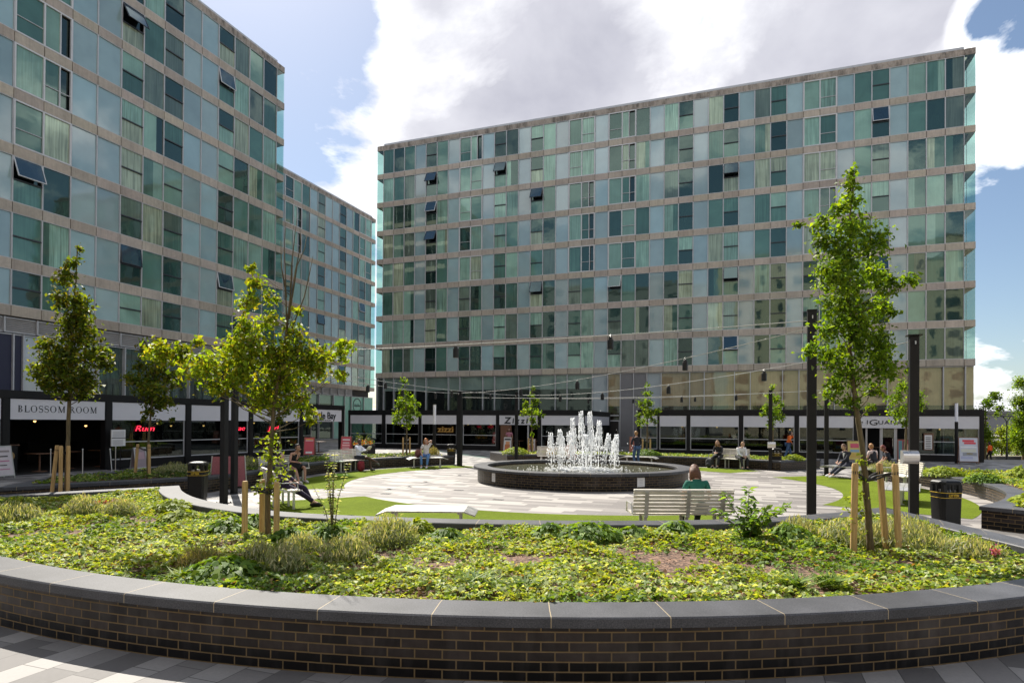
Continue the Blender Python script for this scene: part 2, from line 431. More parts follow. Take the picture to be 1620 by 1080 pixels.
    bump(nt, n, 0.4, 0.005, b); M['stake'] = m
    m, nt, b = newmat('tree_bark')
    p = objco(nt); mp = nd(nt, 'ShaderNodeMapping'); mp.inputs['Scale'].default_value = (14, 14, 3); ln(nt, p, mp.inputs[0])
    n = noise(nt, mp.outputs[0], 2.0, 6, 0.7)
    ln(nt, ramp(nt, n, [(0.3, (0.045, 0.035, 0.018)), (0.7, (0.17, 0.125, 0.06))]), b.inputs['Base Color']); b.inputs['Roughness'].default_value = 0.85
    bump(nt, n, 0.8, 0.01, b); M['bark'] = m
    M['leaf'] = leafmat('tree_leaf', 0.52, 0.55)
    M['cover'] = leafmat('ground_cover_leaf', 0.40, 0.6)
    M['rubber'] = simple('black_rubber', (0.015, 0.015, 0.015), 0.7)
    M['gold'] = simple('yellow_band', (0.62, 0.42, 0.04), 0.45)
    m, nt, b = newmat('pool_water')
    p = geopos(nt); n = noise(nt, p, 7.0, 4, 0.6, 0.5); n3 = noise(nt, p, 0.8, 3)
    ln(nt, mixc(nt, n3, (0.075, 0.075, 0.05), (0.12, 0.115, 0.075)), b.inputs['Base Color'])
    b.inputs['Roughness'].default_value = 0.06; b.inputs['IOR'].default_value = 1.33
    bump(nt, n, 0.55, 0.05, b); M['water'] = m
    m, nt, b = newmat('white_water')
    b.inputs['Base Color'].default_value = (0.93, 0.94, 0.95, 1); b.inputs['Roughness'].default_value = 0.25
    t = nd(nt, 'ShaderNodeBsdfTranslucent'); t.inputs[0].default_value = (0.95, 0.96, 0.97, 1)
    mx = nd(nt, 'ShaderNodeMixShader'); mx.inputs[0].default_value = 0.8
    ln(nt, b.outputs[0], mx.inputs[1]); ln(nt, t.outputs[0], mx.inputs[2]); ln(nt, mx.outputs[0], nt.nodes['Material Output'].inputs[0])
    M['foam'] = m
    M['paper'] = simple('white_notice', (0.75, 0.74, 0.73), 0.6, var=0.03)
    M['chip'] = colored('bark_chip', 0.9, 0.2, 40)
    M['skin'] = colored('skin', 0.5, 0.06, 12)
    M['cloth'] = colored('cloth', 0.85, 0.14, 22)
    M['hairm'] = colored('hair', 0.6, 0.25, 45)
    M['paint'] = colored('painted', 0.4, 0.05, 5)
    m, nt, b = newmat('car_paint')
    ln(nt, attrcol(nt).outputs['Color'], b.inputs['Base Color']); b.inputs['Roughness'].default_value = 0.25; b.inputs['Coat Weight'].default_value = 0.6
    M['carpaint'] = m
    M['carglass'] = simple('car_glass', (0.02, 0.025, 0.03), 0.06, ior=1.6)
    M['beige_wall'] = simple('beige_wall', (0.42, 0.36, 0.27), 0.85, var=0.08, vscale=0.5)
    M['wood'] = simple('brown_board', (0.16, 0.075, 0.04), 0.55, var=0.25, vscale=9)
    M['cable'] = simple('pale_cable', (0.42, 0.42, 0.40), 0.6)
    M['iron'] = simple('cast_iron', (0.05, 0.05, 0.05), 0.5, 0.5, var=0.2)
make_mats()
C0 = Vector((3.0, 21.7, 0))         # centre of the round plaza
D0 = Vector((2.5, 22.3, 0)); RD = 8.1
def pol(c, r, deg): return (c[0]+r*math.cos(R(deg)), c[1]+r*math.sin(R(deg)))
def arc(c, r, a0, a1, n=None):
    n = n or max(3, int(abs(a1-a0)/2.0))
    return [pol(c, r, a0+(a1-a0)*i/n) for i in range(n+1)]

# ---- ground sheets (object coordinates of the paving follow the district grid)
def sheet(name, poly, z, mat, rot=-THETA):
    me = bpy.data.meshes.new(name)
    c, s = math.cos(-rot), math.sin(-rot)
    vs = [(c*x - s*y, s*x + c*y, z) for x, y in poly]
    me.from_pydata(vs, [], [tuple(range(len(vs)))]); me.materials.append(mat); me.update()
    o = bpy.data.objects.new(name, me); COL.objects.link(o); o.rotation_euler = (0, 0, rot)
    o['kind'] = 'structure'
    return o
def ground_z(x, y):
    """the land drops away gently beyond the right end of the block"""
    sm = lambda t: max(0.0, min(1.0, t))**2*(3-2*max(0.0, min(1.0, t)))
    return -.012-.95*sm((x-26)/11)*sm((y-38)/13)
def ground_sheet():
    xs = [-900, -300, -100, -50]+[-40+4*i for i in range(36)]+[150, 300, 900]
    ys = [-400, -100, -50]+[-40+4*i for i in range(36)]+[150, 300, 700, 1400]
    v = [(x, y, ground_z(x, y)) for y in ys for x in xs]; nx = len(xs)
    f = [(j*nx+i, j*nx+i+1, (j+1)*nx+i+1, (j+1)*nx+i) for j in range(len(ys)-1) for i in range(nx-1)]
    me = bpy.data.meshes.new('ground'); me.from_pydata(v, [], f); me.materials.append(MAT['asphalt'])
    o = bpy.data.objects.new('ground', me); COL.objects.link(o); o['kind'] = 'structure'
ground_sheet()
sheet('paving', [tuple(E(a, b)[:2]) for a, b in ((-33.4, -12), (30, -12), (30, 30), (14, 37), (13.5, 53), (-46, 53), (-46, 38), (-33.4, 38))], -0.004, MAT['pave_out'])
sheet('plaza_paving', arc(C0, 11.05, 0, 358, 120), 0.0, MAT['pave_disc'])
def lawn(a0, a1, ro=10.5):
    o = arc(C0, ro, a0, a1)
    # inner edge: the circle of the central disc between the two end directions
    b0 = math.degrees(math.atan2(C0.y+9*math.sin(R(a0))-D0.y, C0.x+9*math.cos(R(a0))-D0.x))
    b1 = math.degrees(math.atan2(C0.y+9*math.sin(R(a1))-D0.y, C0.x+9*math.cos(R(a1))-D0.x))
    while b1 < b0: b1 += 360
    i = arc(D0, RD, b1, b0)
    return sheet('lawn', o+i, 0.006, MAT['turf'])
lawn(211, 283, 11.0); lawn(-47, 23); lawn(39, 72); lawn(121.5, 195)

# ---- planters
def in_poly(P, poly):
    x, y = P[:, 0], P[:, 1]; c = np.zeros(len(P), bool); n = len(poly)
    for i in range(n):
        x0, y0 = poly[i-1]; x1, y1 = poly[i]
        c ^= ((y0 > y) != (y1 > y)) & (x < (x1-x0)*(y-y0)/(y1-y0+1e-12)+x0)
    return c
def offset_poly(P, d):
    """inward offset of a closed CCW polygon"""
    n = len(P); out = []
    for i in range(n):
        a = Vector(P[i-1]); b = Vector(P[i]); c = Vector(P[(i+1) % n])
        t0 = (b-a).normalized(); t1 = (c-b).normalized()
        n0 = Vector((-t0.y, t0.x)); n1 = Vector((-t1.y, t1.x))
        m = (n0+n1); k = m.length
        m = m/k; s = 1.0/max(0.35, m.dot(n0))
        out.append(tuple(b + m*d*s))
    return out
def clean_poly(Q):
    """cut the little loops an offset leaves at sharp corners"""
    Q = list(Q); again = True
    while again:
        again = False; n = len(Q)
        for i in range(n):
            for k in range(2, 9):
                a, b, c, d = (Vector(Q[i]), Vector(Q[(i+1) % n]), Vector(Q[(i+k) % n]), Vector(Q[(i+k+1) % n]))
                r = b-a; s_ = d-c; den = r.x*s_.y-r.y*s_.x
                if abs(den) < 1e-9: continue
                t = ((c.x-a.x)*s_.y-(c.y-a.y)*s_.x)/den; u = ((c.x-a.x)*r.y-(c.y-a.y)*r.x)/den
                if 0 < t < 1 and 0 < u < 1:
                    p = a+r*t; idx = [(i+1+j) % n for j in range(k)]
                    Q = [tuple(p) if j == idx[0] else q for j, q in enumerate(Q) if j == idx[0] or j not in idx]
                    again = True; break
            if again: break
    return Q
def thin_corners(P, keep=.75):
    """no vertices closer to a sharp corner than the coping is wide"""
    n = len(P); drop = set()
    for i in range(n):
        t0 = (Vector(P[i])-Vector(P[i-1])).normalized(); t1 = (Vector(P[(i+1) % n])-Vector(P[i])).normalized()
        if t0.dot(t1) < .75:
            for sg in (-1, 1):
                k = 1
                while (Vector(P[(i+sg*k) % n])-Vector(P[i])).length < keep and k < n//3: drop.add((i+sg*k) % n); k += 1
    return [p for i, p in enumerate(P) if i not in drop]
def planter(label, P, h=0.52, soil=0.40, width=0.42, group=None):
    A = sum(P[i-1][0]*P[i][1]-P[i][0]*P[i-1][1] for i in range(len(P)))
    if A < 0: P = P[::-1]
    n = len(P)
    L = [0.0]
    for i in range(n): L.append(L[-1] + (Vector(P[(i+1) % n])-Vector(P[i])).length)
    P = thin_corners(P); n = len(P); L = [0.0]
    for i in range(n): L.append(L[-1] + (Vector(P[(i+1) % n])-Vector(P[i])).length)
    cx = sum(p[0] for p in P)/n; cy = sum(p[1] for p in P)/n
    root = empty('brick_planter', (cx, cy, 0), 0, label, 'planter', group)
    T = Matrix.Translation((-cx, -cy, 0))
    hw = h-0.085
    w = MB(); w.mat = 0
    inn = offset_poly(P, width-0.05)
    for i in range(n):
        a, b = P[i], P[(i+1) % n]; c, d = inn[i], inn[(i+1) % n]
        w.add([(*a, -0.02), (*b, -0.02), (*b, hw), (*a, hw)], [(0, 1, 2, 3)], [[(L[i], -0.02), (L[i+1], -0.02), (L[i+1], hw), (L[i], hw)]], T)
        w.add([(*d, 0), (*c, 0), (*c, hw), (*d, hw)], [(0, 1, 2, 3)], [[(L[i+1], 0), (L[i], 0), (L[i], hw), (L[i+1], hw)]], T)
    w.build('wall', MAT['brick'], root)
    k = MB(); ch = 0.012
    o0 = offset_poly(P, -0.03); o1 = offset_poly(P, -0.03+ch); i1 = offset_poly(P, width-ch); i0 = offset_poly(P, width)
    prof = [(o0, hw), (o0, h-ch), (o1, h), (i1, h), (i0, h-ch), (i0, hw)]
    vs = [(-0.0), 0.073, 0.09, width+0.06, width+0.08, width+0.15]
    for j in range(5):
        q0, z0 = prof[j]; q1, z1 = prof[j+1]
        for i in range(n):
            i2 = (i+1) % n
            k.add([(*q0[i], z0), (*q0[i2], z0), (*q1[i2], z1), (*q1[i], z1)], [(0, 1, 2, 3)],
                  [[(L[i], vs[j]), (L[i+1], vs[j]), (L[i+1], vs[j+1]), (L[i], vs[j+1])]], T)
    for i in range(n):
        i2 = (i+1) % n
        k.add([(*o0[i2], hw), (*o0[i], hw), (*P[i], hw), (*P[i2], hw)], [(0, 1, 2, 3)], None, T)
    k.build('coping', MAT['coping'], root)
    s = MB()
    sp_ = clean_poly(offset_poly(P, width-0.06)); s.add([(*p, soil) for p in sp_], [tuple(range(len(sp_)))], None, T)
    s.build('soil', MAT['mulch'], root)
    sp_ = [(p[0]-cx, p[1]-cy) for p in sp_]
    q = np.array(sp_); nn = int(abs(A)*.5*95)
    Pc = nrng.uniform(q.min(0), q.max(0), (nn, 2)); Pc = Pc[in_poly(Pc, sp_)]; nn = len(Pc)
    o = leaf_object('bark_chips', np.c_[Pc, soil+nrng.uniform(.004, .02, nn)], nrng.uniform(.02, .06, nn), nrng.normal(0, .35, (nn, 3))+[0, 0, 1],
                    np.array([[.20, .12, .08], [.10, .055, .035], [.27, .185, .13], [.05, .03, .02]])[nrng.integers(0, 4, nn)]*nrng.uniform(.7, 1.3, (nn, 1)), MAT['chip'], root, .45)
    o['kind'] = 'stuff'
    return P
OUT_C = (0.45, 17.6); OUT_R = 12.55
inner_F = [(-7.87, 15.0), (-7.2, 13.85), (-6.3, 12.65), (-5.18, 11.62), (-3.82, 10.76), (-2.02, 10.28), (0.14, 10.03), (2.73, 10.13), (4.45, 10.6), (5.85, 11.22), (7.0, 11.95)]
def smooth_line(pts, n=5):
    out = []
    for i in range(len(pts)-1):
        p0 = Vector(pts[max(0, i-1)]); p1 = Vector(pts[i]); p2 = Vector(pts[i+1]); p3 = Vector(pts[min(len(pts)-1, i+2)])
        for k in range(n):
            t = k/n
            out.append(tuple(0.5*((2*p1) + (p2-p0)*t + (2*p0-5*p1+4*p2-p3)*t*t + (3*p1-p0-3*p2+p3)*t**3)))
    out.append(pts[-1]); return out
a_r = math.degrees(math.atan2(-math.sqrt(OUT_R**2-(6.92-OUT_C[0])**2), 6.92-OUT_C[0]))
a_l = math.degrees(math.atan2(12.4-OUT_C[1], -11.05-OUT_C[0]))-0
P_F = planter('long curved dark brick planter across the foreground, seen from outside', smooth_line(inner_F)[:: 1] + [] + list(arc(OUT_C, OUT_R, a_r, a_l-360 if a_l > 0 else a_l, 60)))
P_BR = planter('curved brick planter behind the fountain with three young trees', arc(C0, 11.05, 36, 107) + arc(C0, 14.4, 107, 36), 0.45, 0.36)
P_BL = planter('curved brick planter on the left with two young trees before the neon-lit windows', arc(C0, 11.05, 122, 184) + [(-8.35, 19.7), (-8.75, 18.15), (-12.1, 14.95), (-12.9, 17.65), (-12.4, 20.3), (-11.5, 23.6), (-10.3, 27.0), (-8.3, 30.3), (-4.75, 33.9)], 0.45, 0.36)
P_R = planter('brick planter at the right edge with a squared brick end beside a litter bin', arc(C0, 11.0, -54, 15) + [(16.0, 23.2), (19.5, 21.9)] + arc(C0, 16.6, 0, -54), 0.45, 0.36)

# ---- fountain
FC = Vector((2.5, 22.85, 0))
fr = empty('round_fountain', FC, 0, 'round dark brick fountain basin with white water jets in the middle of the plaza', 'fountain')
w = MB(); n = 96; rb = 3.72
for i in range(n):
    a0, a1 = 2*PI*i/n, 2*PI*(i+1)/n
    q = lambda r, a, z: (r*math.cos(a), r*math.sin(a), z)
    w.add([q(rb,a0,0), q(rb,a1,0), q(rb,a1,.46), q(rb,a0,.46)], [(0,1,2,3)], [[(rb*a0,0),(rb*a1,0),(rb*a1,.46),(rb*a0,.46)]])
    w.add([q(3.38,a1,.1), q(3.38,a0,.1), q(3.38,a0,.46), q(3.38,a1,.46)], [(0,1,2,3)], [[(rb*a0,0),(rb*a1,0),(rb*a1,.46),(rb*a0,.46)]])
w.build('wall', MAT['brick'], fr)
k = MB(); k.smooth = False
prof = [(3.72,.46),(3.86,.46),(3.86,.53),(3.845,.545),(3.37,.545),(3.355,.53),(3.355,.46)]
for j in range(len(prof)-1):
    for i in range(n):
        a0, a1 = 2*PI*i/n, 2*PI*(i+1)/n
        (r0,z0),(r1,z1) = prof[j], prof[j+1]
        k.add([(r0*math.cos(a0),r0*math.sin(a0),z0),(r0*math.cos(a1),r0*math.sin(a1),z0),(r1*math.cos(a1),r1*math.sin(a1),z1),(r1*math.cos(a0),r1*math.sin(a0),z1)],
              [(0,1,2,3)], [[(3.86*a0,.1*j),(3.86*a1,.1*j),(3.86*a1,.1*j+.1),(3.86*a0,.1*j+.1)]])
k.build('coping', MAT['coping'], fr)
b_ = MB(); b_.lathe([(0.001,.405),(1.2,.405),(2.4,.405),(3.39,.405)], 72); b_.build('water', MAT['water'], fr)
def jet(px, py, h, lean, seed):
    r_ = random.Random(seed); m = MB(); m.smooth = True
    pts = []; rad = []; N = 16
    for i in range(N+1):
        t = i/N
        pts.append((px+lean[0]*t*t+r_.uniform(-.012,.012), py+lean[1]*t*t+r_.uniform(-.012,.012), .40+h*t))
        rad.append((.011+.017*t+.007*math.sin(t*9+seed))*r_.uniform(.6,1.4)*(1 if t < .93 else .55))
    m.tube(pts, rad, 7)
    for q in range(3):                                   # side strands that peel off
        a = r_.uniform(0, 2*PI); k0 = r_.randint(7, 12)
        st = []; n_ = 7
        for i in range(n_):
            f = i/(n_-1); b0 = Vector(pts[k0])+Vector((lean[0]*.2, lean[1]*.2, 0))
            st.append(b0+Vector((math.cos(a)*.16*f, math.sin(a)*.16*f, (pts[-1][2]-pts[k0][2])*(1.5*f-1.9*f*f))))
        m.tube(st, [.010*(1-.7*i/n_)*r_.uniform(.7, 1.3) for i in range(n_)], 5)
    for i in range(int(230*h)):                           # falling strands and drops round the column
        t = abs(r_.gauss(0, .42)); t = min(t, 1)
        z = .42+h*(1-t)*r_.uniform(.9, 1.05)
        d = .05+.20*t*r_.random()+.02
        a = r_.uniform(0, 2*PI); top = 1-t
        c = (px+lean[0]*top*top+d*math.cos(a), py+lean[1]*top*top+d*math.sin(a), z)
        s = r_.uniform(.005, .017)
        m.sphere(c, (s, s, s*r_.uniform(1.2, 3.2)), 5, 4)
    for i in range(int(9+h*3)):                          # broken crest
        a = r_.uniform(0, 2*PI); d = r_.uniform(0, .085); s = r_.uniform(.014, .032)
        m.sphere((px+lean[0]+d*math.cos(a), py+lean[1]+d*math.sin(a), .40+h*r_.uniform(.86, 1.05)), (s, s, s*1.3), 6, 5)
    o = m.build('water_jet', MAT['foam'], fr)
    return o
jets = [(-1.13,.15,1.25),(-.9,-.55,1.35),(-.7,.65,1.1),(-.50,-.8,1.3),(-.28,.25,1.75),(0.02,.35,2.0),(.0,-1.0,1.25),(.28,-.15,1.95),(.42,.9,1.35),(.55,-.1,1.7),(.72,-.7,1.25),(1.08,-.35,1.2),(1.2,.3,1.0)]
for i, (x, y, h) in enumerate(jets):
    jet(x+.06, y, h, (rng.uniform(-.09,.09), rng.uniform(-.09,.09)), 31+i)
m = MB(); m.smooth = True
for i in range(900):                                      # foam where the jets fall back
    a = rng.uniform(0, 2*PI); d = abs(rng.gauss(0, .8))
    s = rng.uniform(.012, .05)*(1.25-min(d, 2)*.45)
    m.sphere((.06+d*math.cos(a)*1.15, d*math.sin(a), .405+s*.2), (s*1.6, s*1.6, s*rng.uniform(.35, 1.3)), 6, 4)
for i in range(420):
    a = rng.uniform(0, 2*PI); d = abs(rng.gauss(0, .85)); s = rng.uniform(.006, .015)
    m.sphere((.06+d*math.cos(a), d*math.sin(a), .42+abs(rng.gauss(0, .55))), (s, s, s*1.8), 5, 4)
m.build('splash', MAT['foam'], fr)
for deg, txt in ((214, 1), (293, 2)):
    pm = MB(); Mt = Matrix.Rotation(R(deg), 4, 'Z') @ Matrix.Translation((3.722, 0, 0))
    pm.box(.0, .008, -.10 if txt == 1 else -.135, .10 if txt == 1 else .135, .13, .41, Mt)
    pm.mat = 1
    for j in range(4): pm.box(.008, .010, -.06, .06, .18+.05*j, .195+.05*j, Mt)
    o = pm.build('notice', [MAT['paper'], MAT['alu']], fr)
# drain covers in the paving
for i, (x, y, l) in enumerate(((-1.6, 19.3, 'small dark drain cover in the striped paving left of the fountain, nearer the basin'), (-.35, 17.0, 'small dark drain cover in the striped paving in front of the fountain'), (-4.6, 23.2, 'small dark drain cover on the pale paving by the back left lawn'), (-3.6, 18.2, 'small dark drain cover in the paving near the front left lawn'))):
    d = MB(); d.box(-.14, .14, -.07, .07, -.01, .006); d.mat = 1
    for j in range(6): d.box(-.125+.045*j, -.105+.045*j, -.055, .055, .006, .0075)
    o = d.build('drain_cover', [MAT['iron'], MAT['rubber']]); o.location = (x, y, .001); o.rotation_euler.z = -THETA
    tag(o, l, 'drain cover', 'drain covers in the plaza')
PITCH = 2.75
def pane_color(r_, row, dark=0.0):
    """what hangs behind the glass: nothing, blind, curtain"""
    k = r_.random()
    if k < 0.13 + dark:
        v = r_.uniform(.5, 1.8); return (.016*v, .036*v, .031*v, .15)
    if k < 0.48 + dark*0.6:
        v = r_.uniform(.65, 1.3); return (.080*v, .165*v, .130*v, r_.choice([0, .25, .5]))
    if k < 0.80:
        v = r_.uniform(.75, 1.25); return (.26*v, .42*v, .335*v, r_.choice([.1, .5, .8]))
    if k < 0.90:
        v = r_.uniform(.7, 1.2); return (.12*v, .155*v, .125*v, .5)
    v = r_.uniform(.8, 1.25); return (.35*v, .40*v, .28*v, .8)
def panel_color(r_):
    v = r_.uniform(.75, 1.15); h = r_.uniform(-.02, .02); return ((.33+h)*v, .465*v, (.475-h)*v, 0)

def facade(root, bounds, types, u0, u1, zb, depth, seed, near_right, doubles_from, bandh=.48, part_cap=98, b0=0.0):
    """local frame: x along the facade, -y outwards. bounds: column edges; zb: top of the lowest band"""
    r_ = random.Random(seed)
    top = zb + 7*PITCH
    # bands: one part per storey
    for k in range(8):
        z1 = zb+k*PITCH+(b0 if k == 0 else 0); m = MB()
        edges = [u0]+bounds+[u1]
        for a, b in zip(edges[:-1], edges[1:]):
            if b-a < .05: continue
            v = r_.uniform(.88, 1.1); m.col = (v, v*r_.uniform(.97, 1.02), v*r_.uniform(.94, 1.02), 1)
            m.box(a+.018, b-.018, r_.uniform(-.006, .006), .35, z1-bandh, z1)
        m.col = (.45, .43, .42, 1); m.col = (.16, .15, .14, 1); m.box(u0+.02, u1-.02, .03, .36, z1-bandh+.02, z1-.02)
        m.col = (.95, .95, .95, 1)
        m.box(u0, u0+.35, .36, depth, z1-bandh, z1); m.box(u1-.35, u1, .36, depth, z1-bandh, z1)
        m.col = (.5, .5, .5, 1); m.box(u0+.35, u1-.35, .36, depth-.1, z1-bandh+.03, z1-.05)
        m.build('floor_band', MAT['precast'], root)
    zp = top + PITCH - .45
    m = MB()
    edges = [u0]+bounds+[u1]
    for a, b in zip(edges[:-1], edges[1:]):
        if b-a < .05: continue
        m.box(a+.018, b-.018, 0, .35, zp, zp+.45)
    m.box(u0+.02, u1-.02, .02, .36, zp+.02, zp+.40)
    m.box(u0, u0+.35, .36, depth, zp, zp+.45); m.box(u1-.35, u1, .36, depth, zp, zp+.45)
    m.build('parapet', MAT['precast_stained'], root)
    m = MB(); m.box(u0+.7, u1-.7, .10, depth, zp+.452, zp+.66); m.build('roof_edge', MAT['alu'], root)
    m = MB(); m.box(u0+.9, u1-1.0, .30, depth-.3, .02, zp+.05); m.build('core', MAT['dark_room'], root)
    # windows
    cand = []
    ncol = len(types)
    for row in range(8):
        zl = zb+row*PITCH+(b0 if row == 0 else 0); zh = (zb+(row+1)*PITCH-bandh) if row < 7 else zp
        c = 0
        while c < ncol:
            t = types[c]
            if t == 'd' and row >= doubles_from: cand.append((row, c, 'd', bounds[c], bounds[c+2], zl, zh)); c += 2
            else:
                if t == 'd': t = 'o' if types[c-1] != 'd' else 'g'
                cand.append((row, c, t, bounds[c], bounds[c+1], zl, zh)); c += 1
    order = sorted(cand, key=lambda q: -q[3]-q[0]*.01 if near_right else (q[3] < 19, q[3]-q[0]*.01))
    count = {}
    rest = MB()
    names = {'g': 'fixed_window', 'b': 'glass_panel', 'o': 'opening_window', 'd': 'sliding_window'}
    for (row, c, t, a, b, zl, zh) in order:
        nm = names[t]; count[nm] = count.get(nm, 0)+1
        m = MB()
        a1, b1 = a+.03, b-.03
        tilt = r_.uniform(-.011, .011); til2 = r_.uniform(-.012, .012)
        def pane(x0, x1, z0, z1, col, y=.07, mat=0, M=None):
            m.mat = mat; m.col = col
            d = (x1-x0)*tilt*.5; e = (z1-z0)*til2*.5
            m.add([(x0, y-d-e, z0), (x1, y+d-e, z0), (x1, y+d+e, z1), (x0, y-d+e, z1), (x0, y+.03, z0), (x1, y+.03, z0), (x1, y+.03, z1), (x0, y+.03, z1)],
                  [(0, 1, 2, 3), (5, 4, 7, 6), (4, 0, 3, 7), (1, 5, 6, 2), (3, 2, 6, 7), (4, 5, 1, 0)], None, M)
        fr = MB()
        def frame(x0, x1, z0, z1, w, mat, y0=.0, y1=.09, M=None):
            fr.mat = mat
            fr.box(x0, x0+w, y0, y1, z0, z1, M); fr.box(x1-w, x1, y0, y1, z0, z1, M)
            fr.box(x0+w, x1-w, y0+.002, y1, z0, z0+w, M); fr.box(x0+w, x1-w, y0+.002, y1, z1-w, z1, M)
        dk = .14 if row < 3 else 0.0  # lower storeys get more dark panes: their darker reflections put into the colour
        if t == 'b':
            pane(a1, b1, zl+.02, zh-.02, panel_color(r_), mat=1)
            frame(a-.002, b+.002, zl+.001, zh-.001, .036, 0, .006)
        elif t == 'g':
            col = pane_color(r_, row, dk)
            if r_.random() < .3:
                x = a1+(b1-a1)*r_.uniform(.25, .75); pane(a1, x, zl+.02, zh-.02, col); pane(x, b1, zl+.02, zh-.02, pane_color(r_, row, dk))
            else: pane(a1, b1, zl+.02, zh-.02, col)
            frame(a-.002, b+.002, zl+.001, zh-.001, .036, 0, .006)
        elif t == 'o':
            zm = zl+(zh-zl)*.50
            c1 = pane_color(r_, row, .22+dk); c2 = c1 if r_.random() < .55 else pane_color(r_, row, .35)
            pane(a1, b1, zl+.02, zm-.03, c2)
            frame(a-.002, b+.002, zl+.001, zh-.001, .036, 0, .006)
            fr.mat = 1; fr.box(a1, b1, .0, .075, zm-.035, zm+.035)
            if r_.random() < .13:                       # sash pushed open at the bottom
                ang = r_.choice([.12, .2, .38, .5])
                Mx = Matrix.Translation((0, .05, zh-.04)) @ Matrix.Rotation(-ang, 4, 'X') @ Matrix.Translation((0, -.05, -(zh-.04)))
                pane(a1+.05, b1-.05, zm+.07, zh-.06, (.02, .04, .075, 0), .04, 0, Mx)
                frame(a1+.01, b1-.01, zm+.03, zh-.02, .04, 2 if r_.random() < .5 else 1, .02, .07, Mx)
                m.mat = 0; m.col = (.008, .01, .012, 0); pane(a1, b1, zm+.03, zh-.02, (.008, .01, .012, 0), .18)
            else:
                pane(a1, b1, zm+.03, zh-.02, c1)
        else:
            xm = (a+b)/2
            op = r_.random()
            c1, c2 = pane_color(r_, row, .05), pane_color(r_, row, .05)
            pane(a+.09, xm-.04, zl+.08, zh-.08, c1)
            if op < .35:
                x = xm+.04+(b-.09-xm-.04)*r_.uniform(.45, .65); pane(xm+.04, x, zl+.08, zh-.08, c2); pane(x+.03, b-.09, zl+.08, zh-.08, (.006, .007, .007, 0), .16); fr.mat = 2; fr.box(x, x+.05, .0, .08, zl+.08, zh-.08)
            else: pane(xm+.04, b-.09, zl+.08, zh-.08, c2)
            frame(a+.01, b-.01, zl+.01, zh-.01, .075, 2, -.012)
            fr.mat = 2; fr.box(xm-.04, xm+.04, -.01, .09, zl+.085, zh-.085)
            s = r_.choice([0, 1]); x0, x1 = ((a+.085, xm-.04), (xm+.04, b-.085))[s]
            fr.mat = 0; fr.box(x0, x1, .02, .07, zl+.85, zl+.885)
        if count[nm] <= part_cap:
            o = m.build(nm, [MAT['pane'], MAT['spandrel']], root)
            fr.build('frame', [MAT['alu'], MAT['dark_frame'], MAT['white_frame']], o)
        else:
            for src, off in ((m, 0), (fr, 2)):
                bidx = len(rest.v); rest.v.extend(src.v)
                for f, mm, cc, uu, ss in zip(src.f, src.m, src.c, src.uv, src.sm):
                    rest.f.append(tuple(bidx+i for i in f)); rest.m.append(mm+off); rest.c.append(cc); rest.uv.append(None); rest.sm.append(False)
    if rest.f:
        o = rest.build('far_windows', [MAT['pane'], MAT['spandrel'], MAT['alu'], MAT['dark_frame'], MAT['white_frame']], root)
        o['kind'] = 'stuff'
    # glazed corners, open to the sky on both sides
    for (ca, cb, sgn) in ((u0, bounds[0], 0), (bounds[-1], u1, 1)):
        g = MB()
        for row in range(8):
            zl = zb+row*PITCH; zh = (zl+PITCH-bandh) if row < 7 else zp
            g.mat = 0
            g.mat = 2; g.quad((ca+.005, .03, zl+.01), (cb-.03, .03, zl+.01), (cb-.03, .03, zh-.01), (ca+.005, .03, zh-.01)); g.mat = 0
            xs = ca+.012 if sgn == 0 else cb-.012
            for j in range(8):
                y0 = .12+j*(depth-.3)/8; g.mat = 0; g.quad((xs, y0, zl+.01), (xs, y0+(depth-.3)/8-.05, zl+.01), (xs, y0+(depth-.3)/8-.05, zh-.01), (xs, y0, zh-.01))
                g.mat = 1; g.box(xs-.01, xs+.01, y0+(depth-.3)/8-.05, y0+(depth-.3)/8, zl, zh)
        g.build('corner_glazing', [MAT['corner_glass'], MAT['alu'], MAT['corner_pane']], root)
    return zp

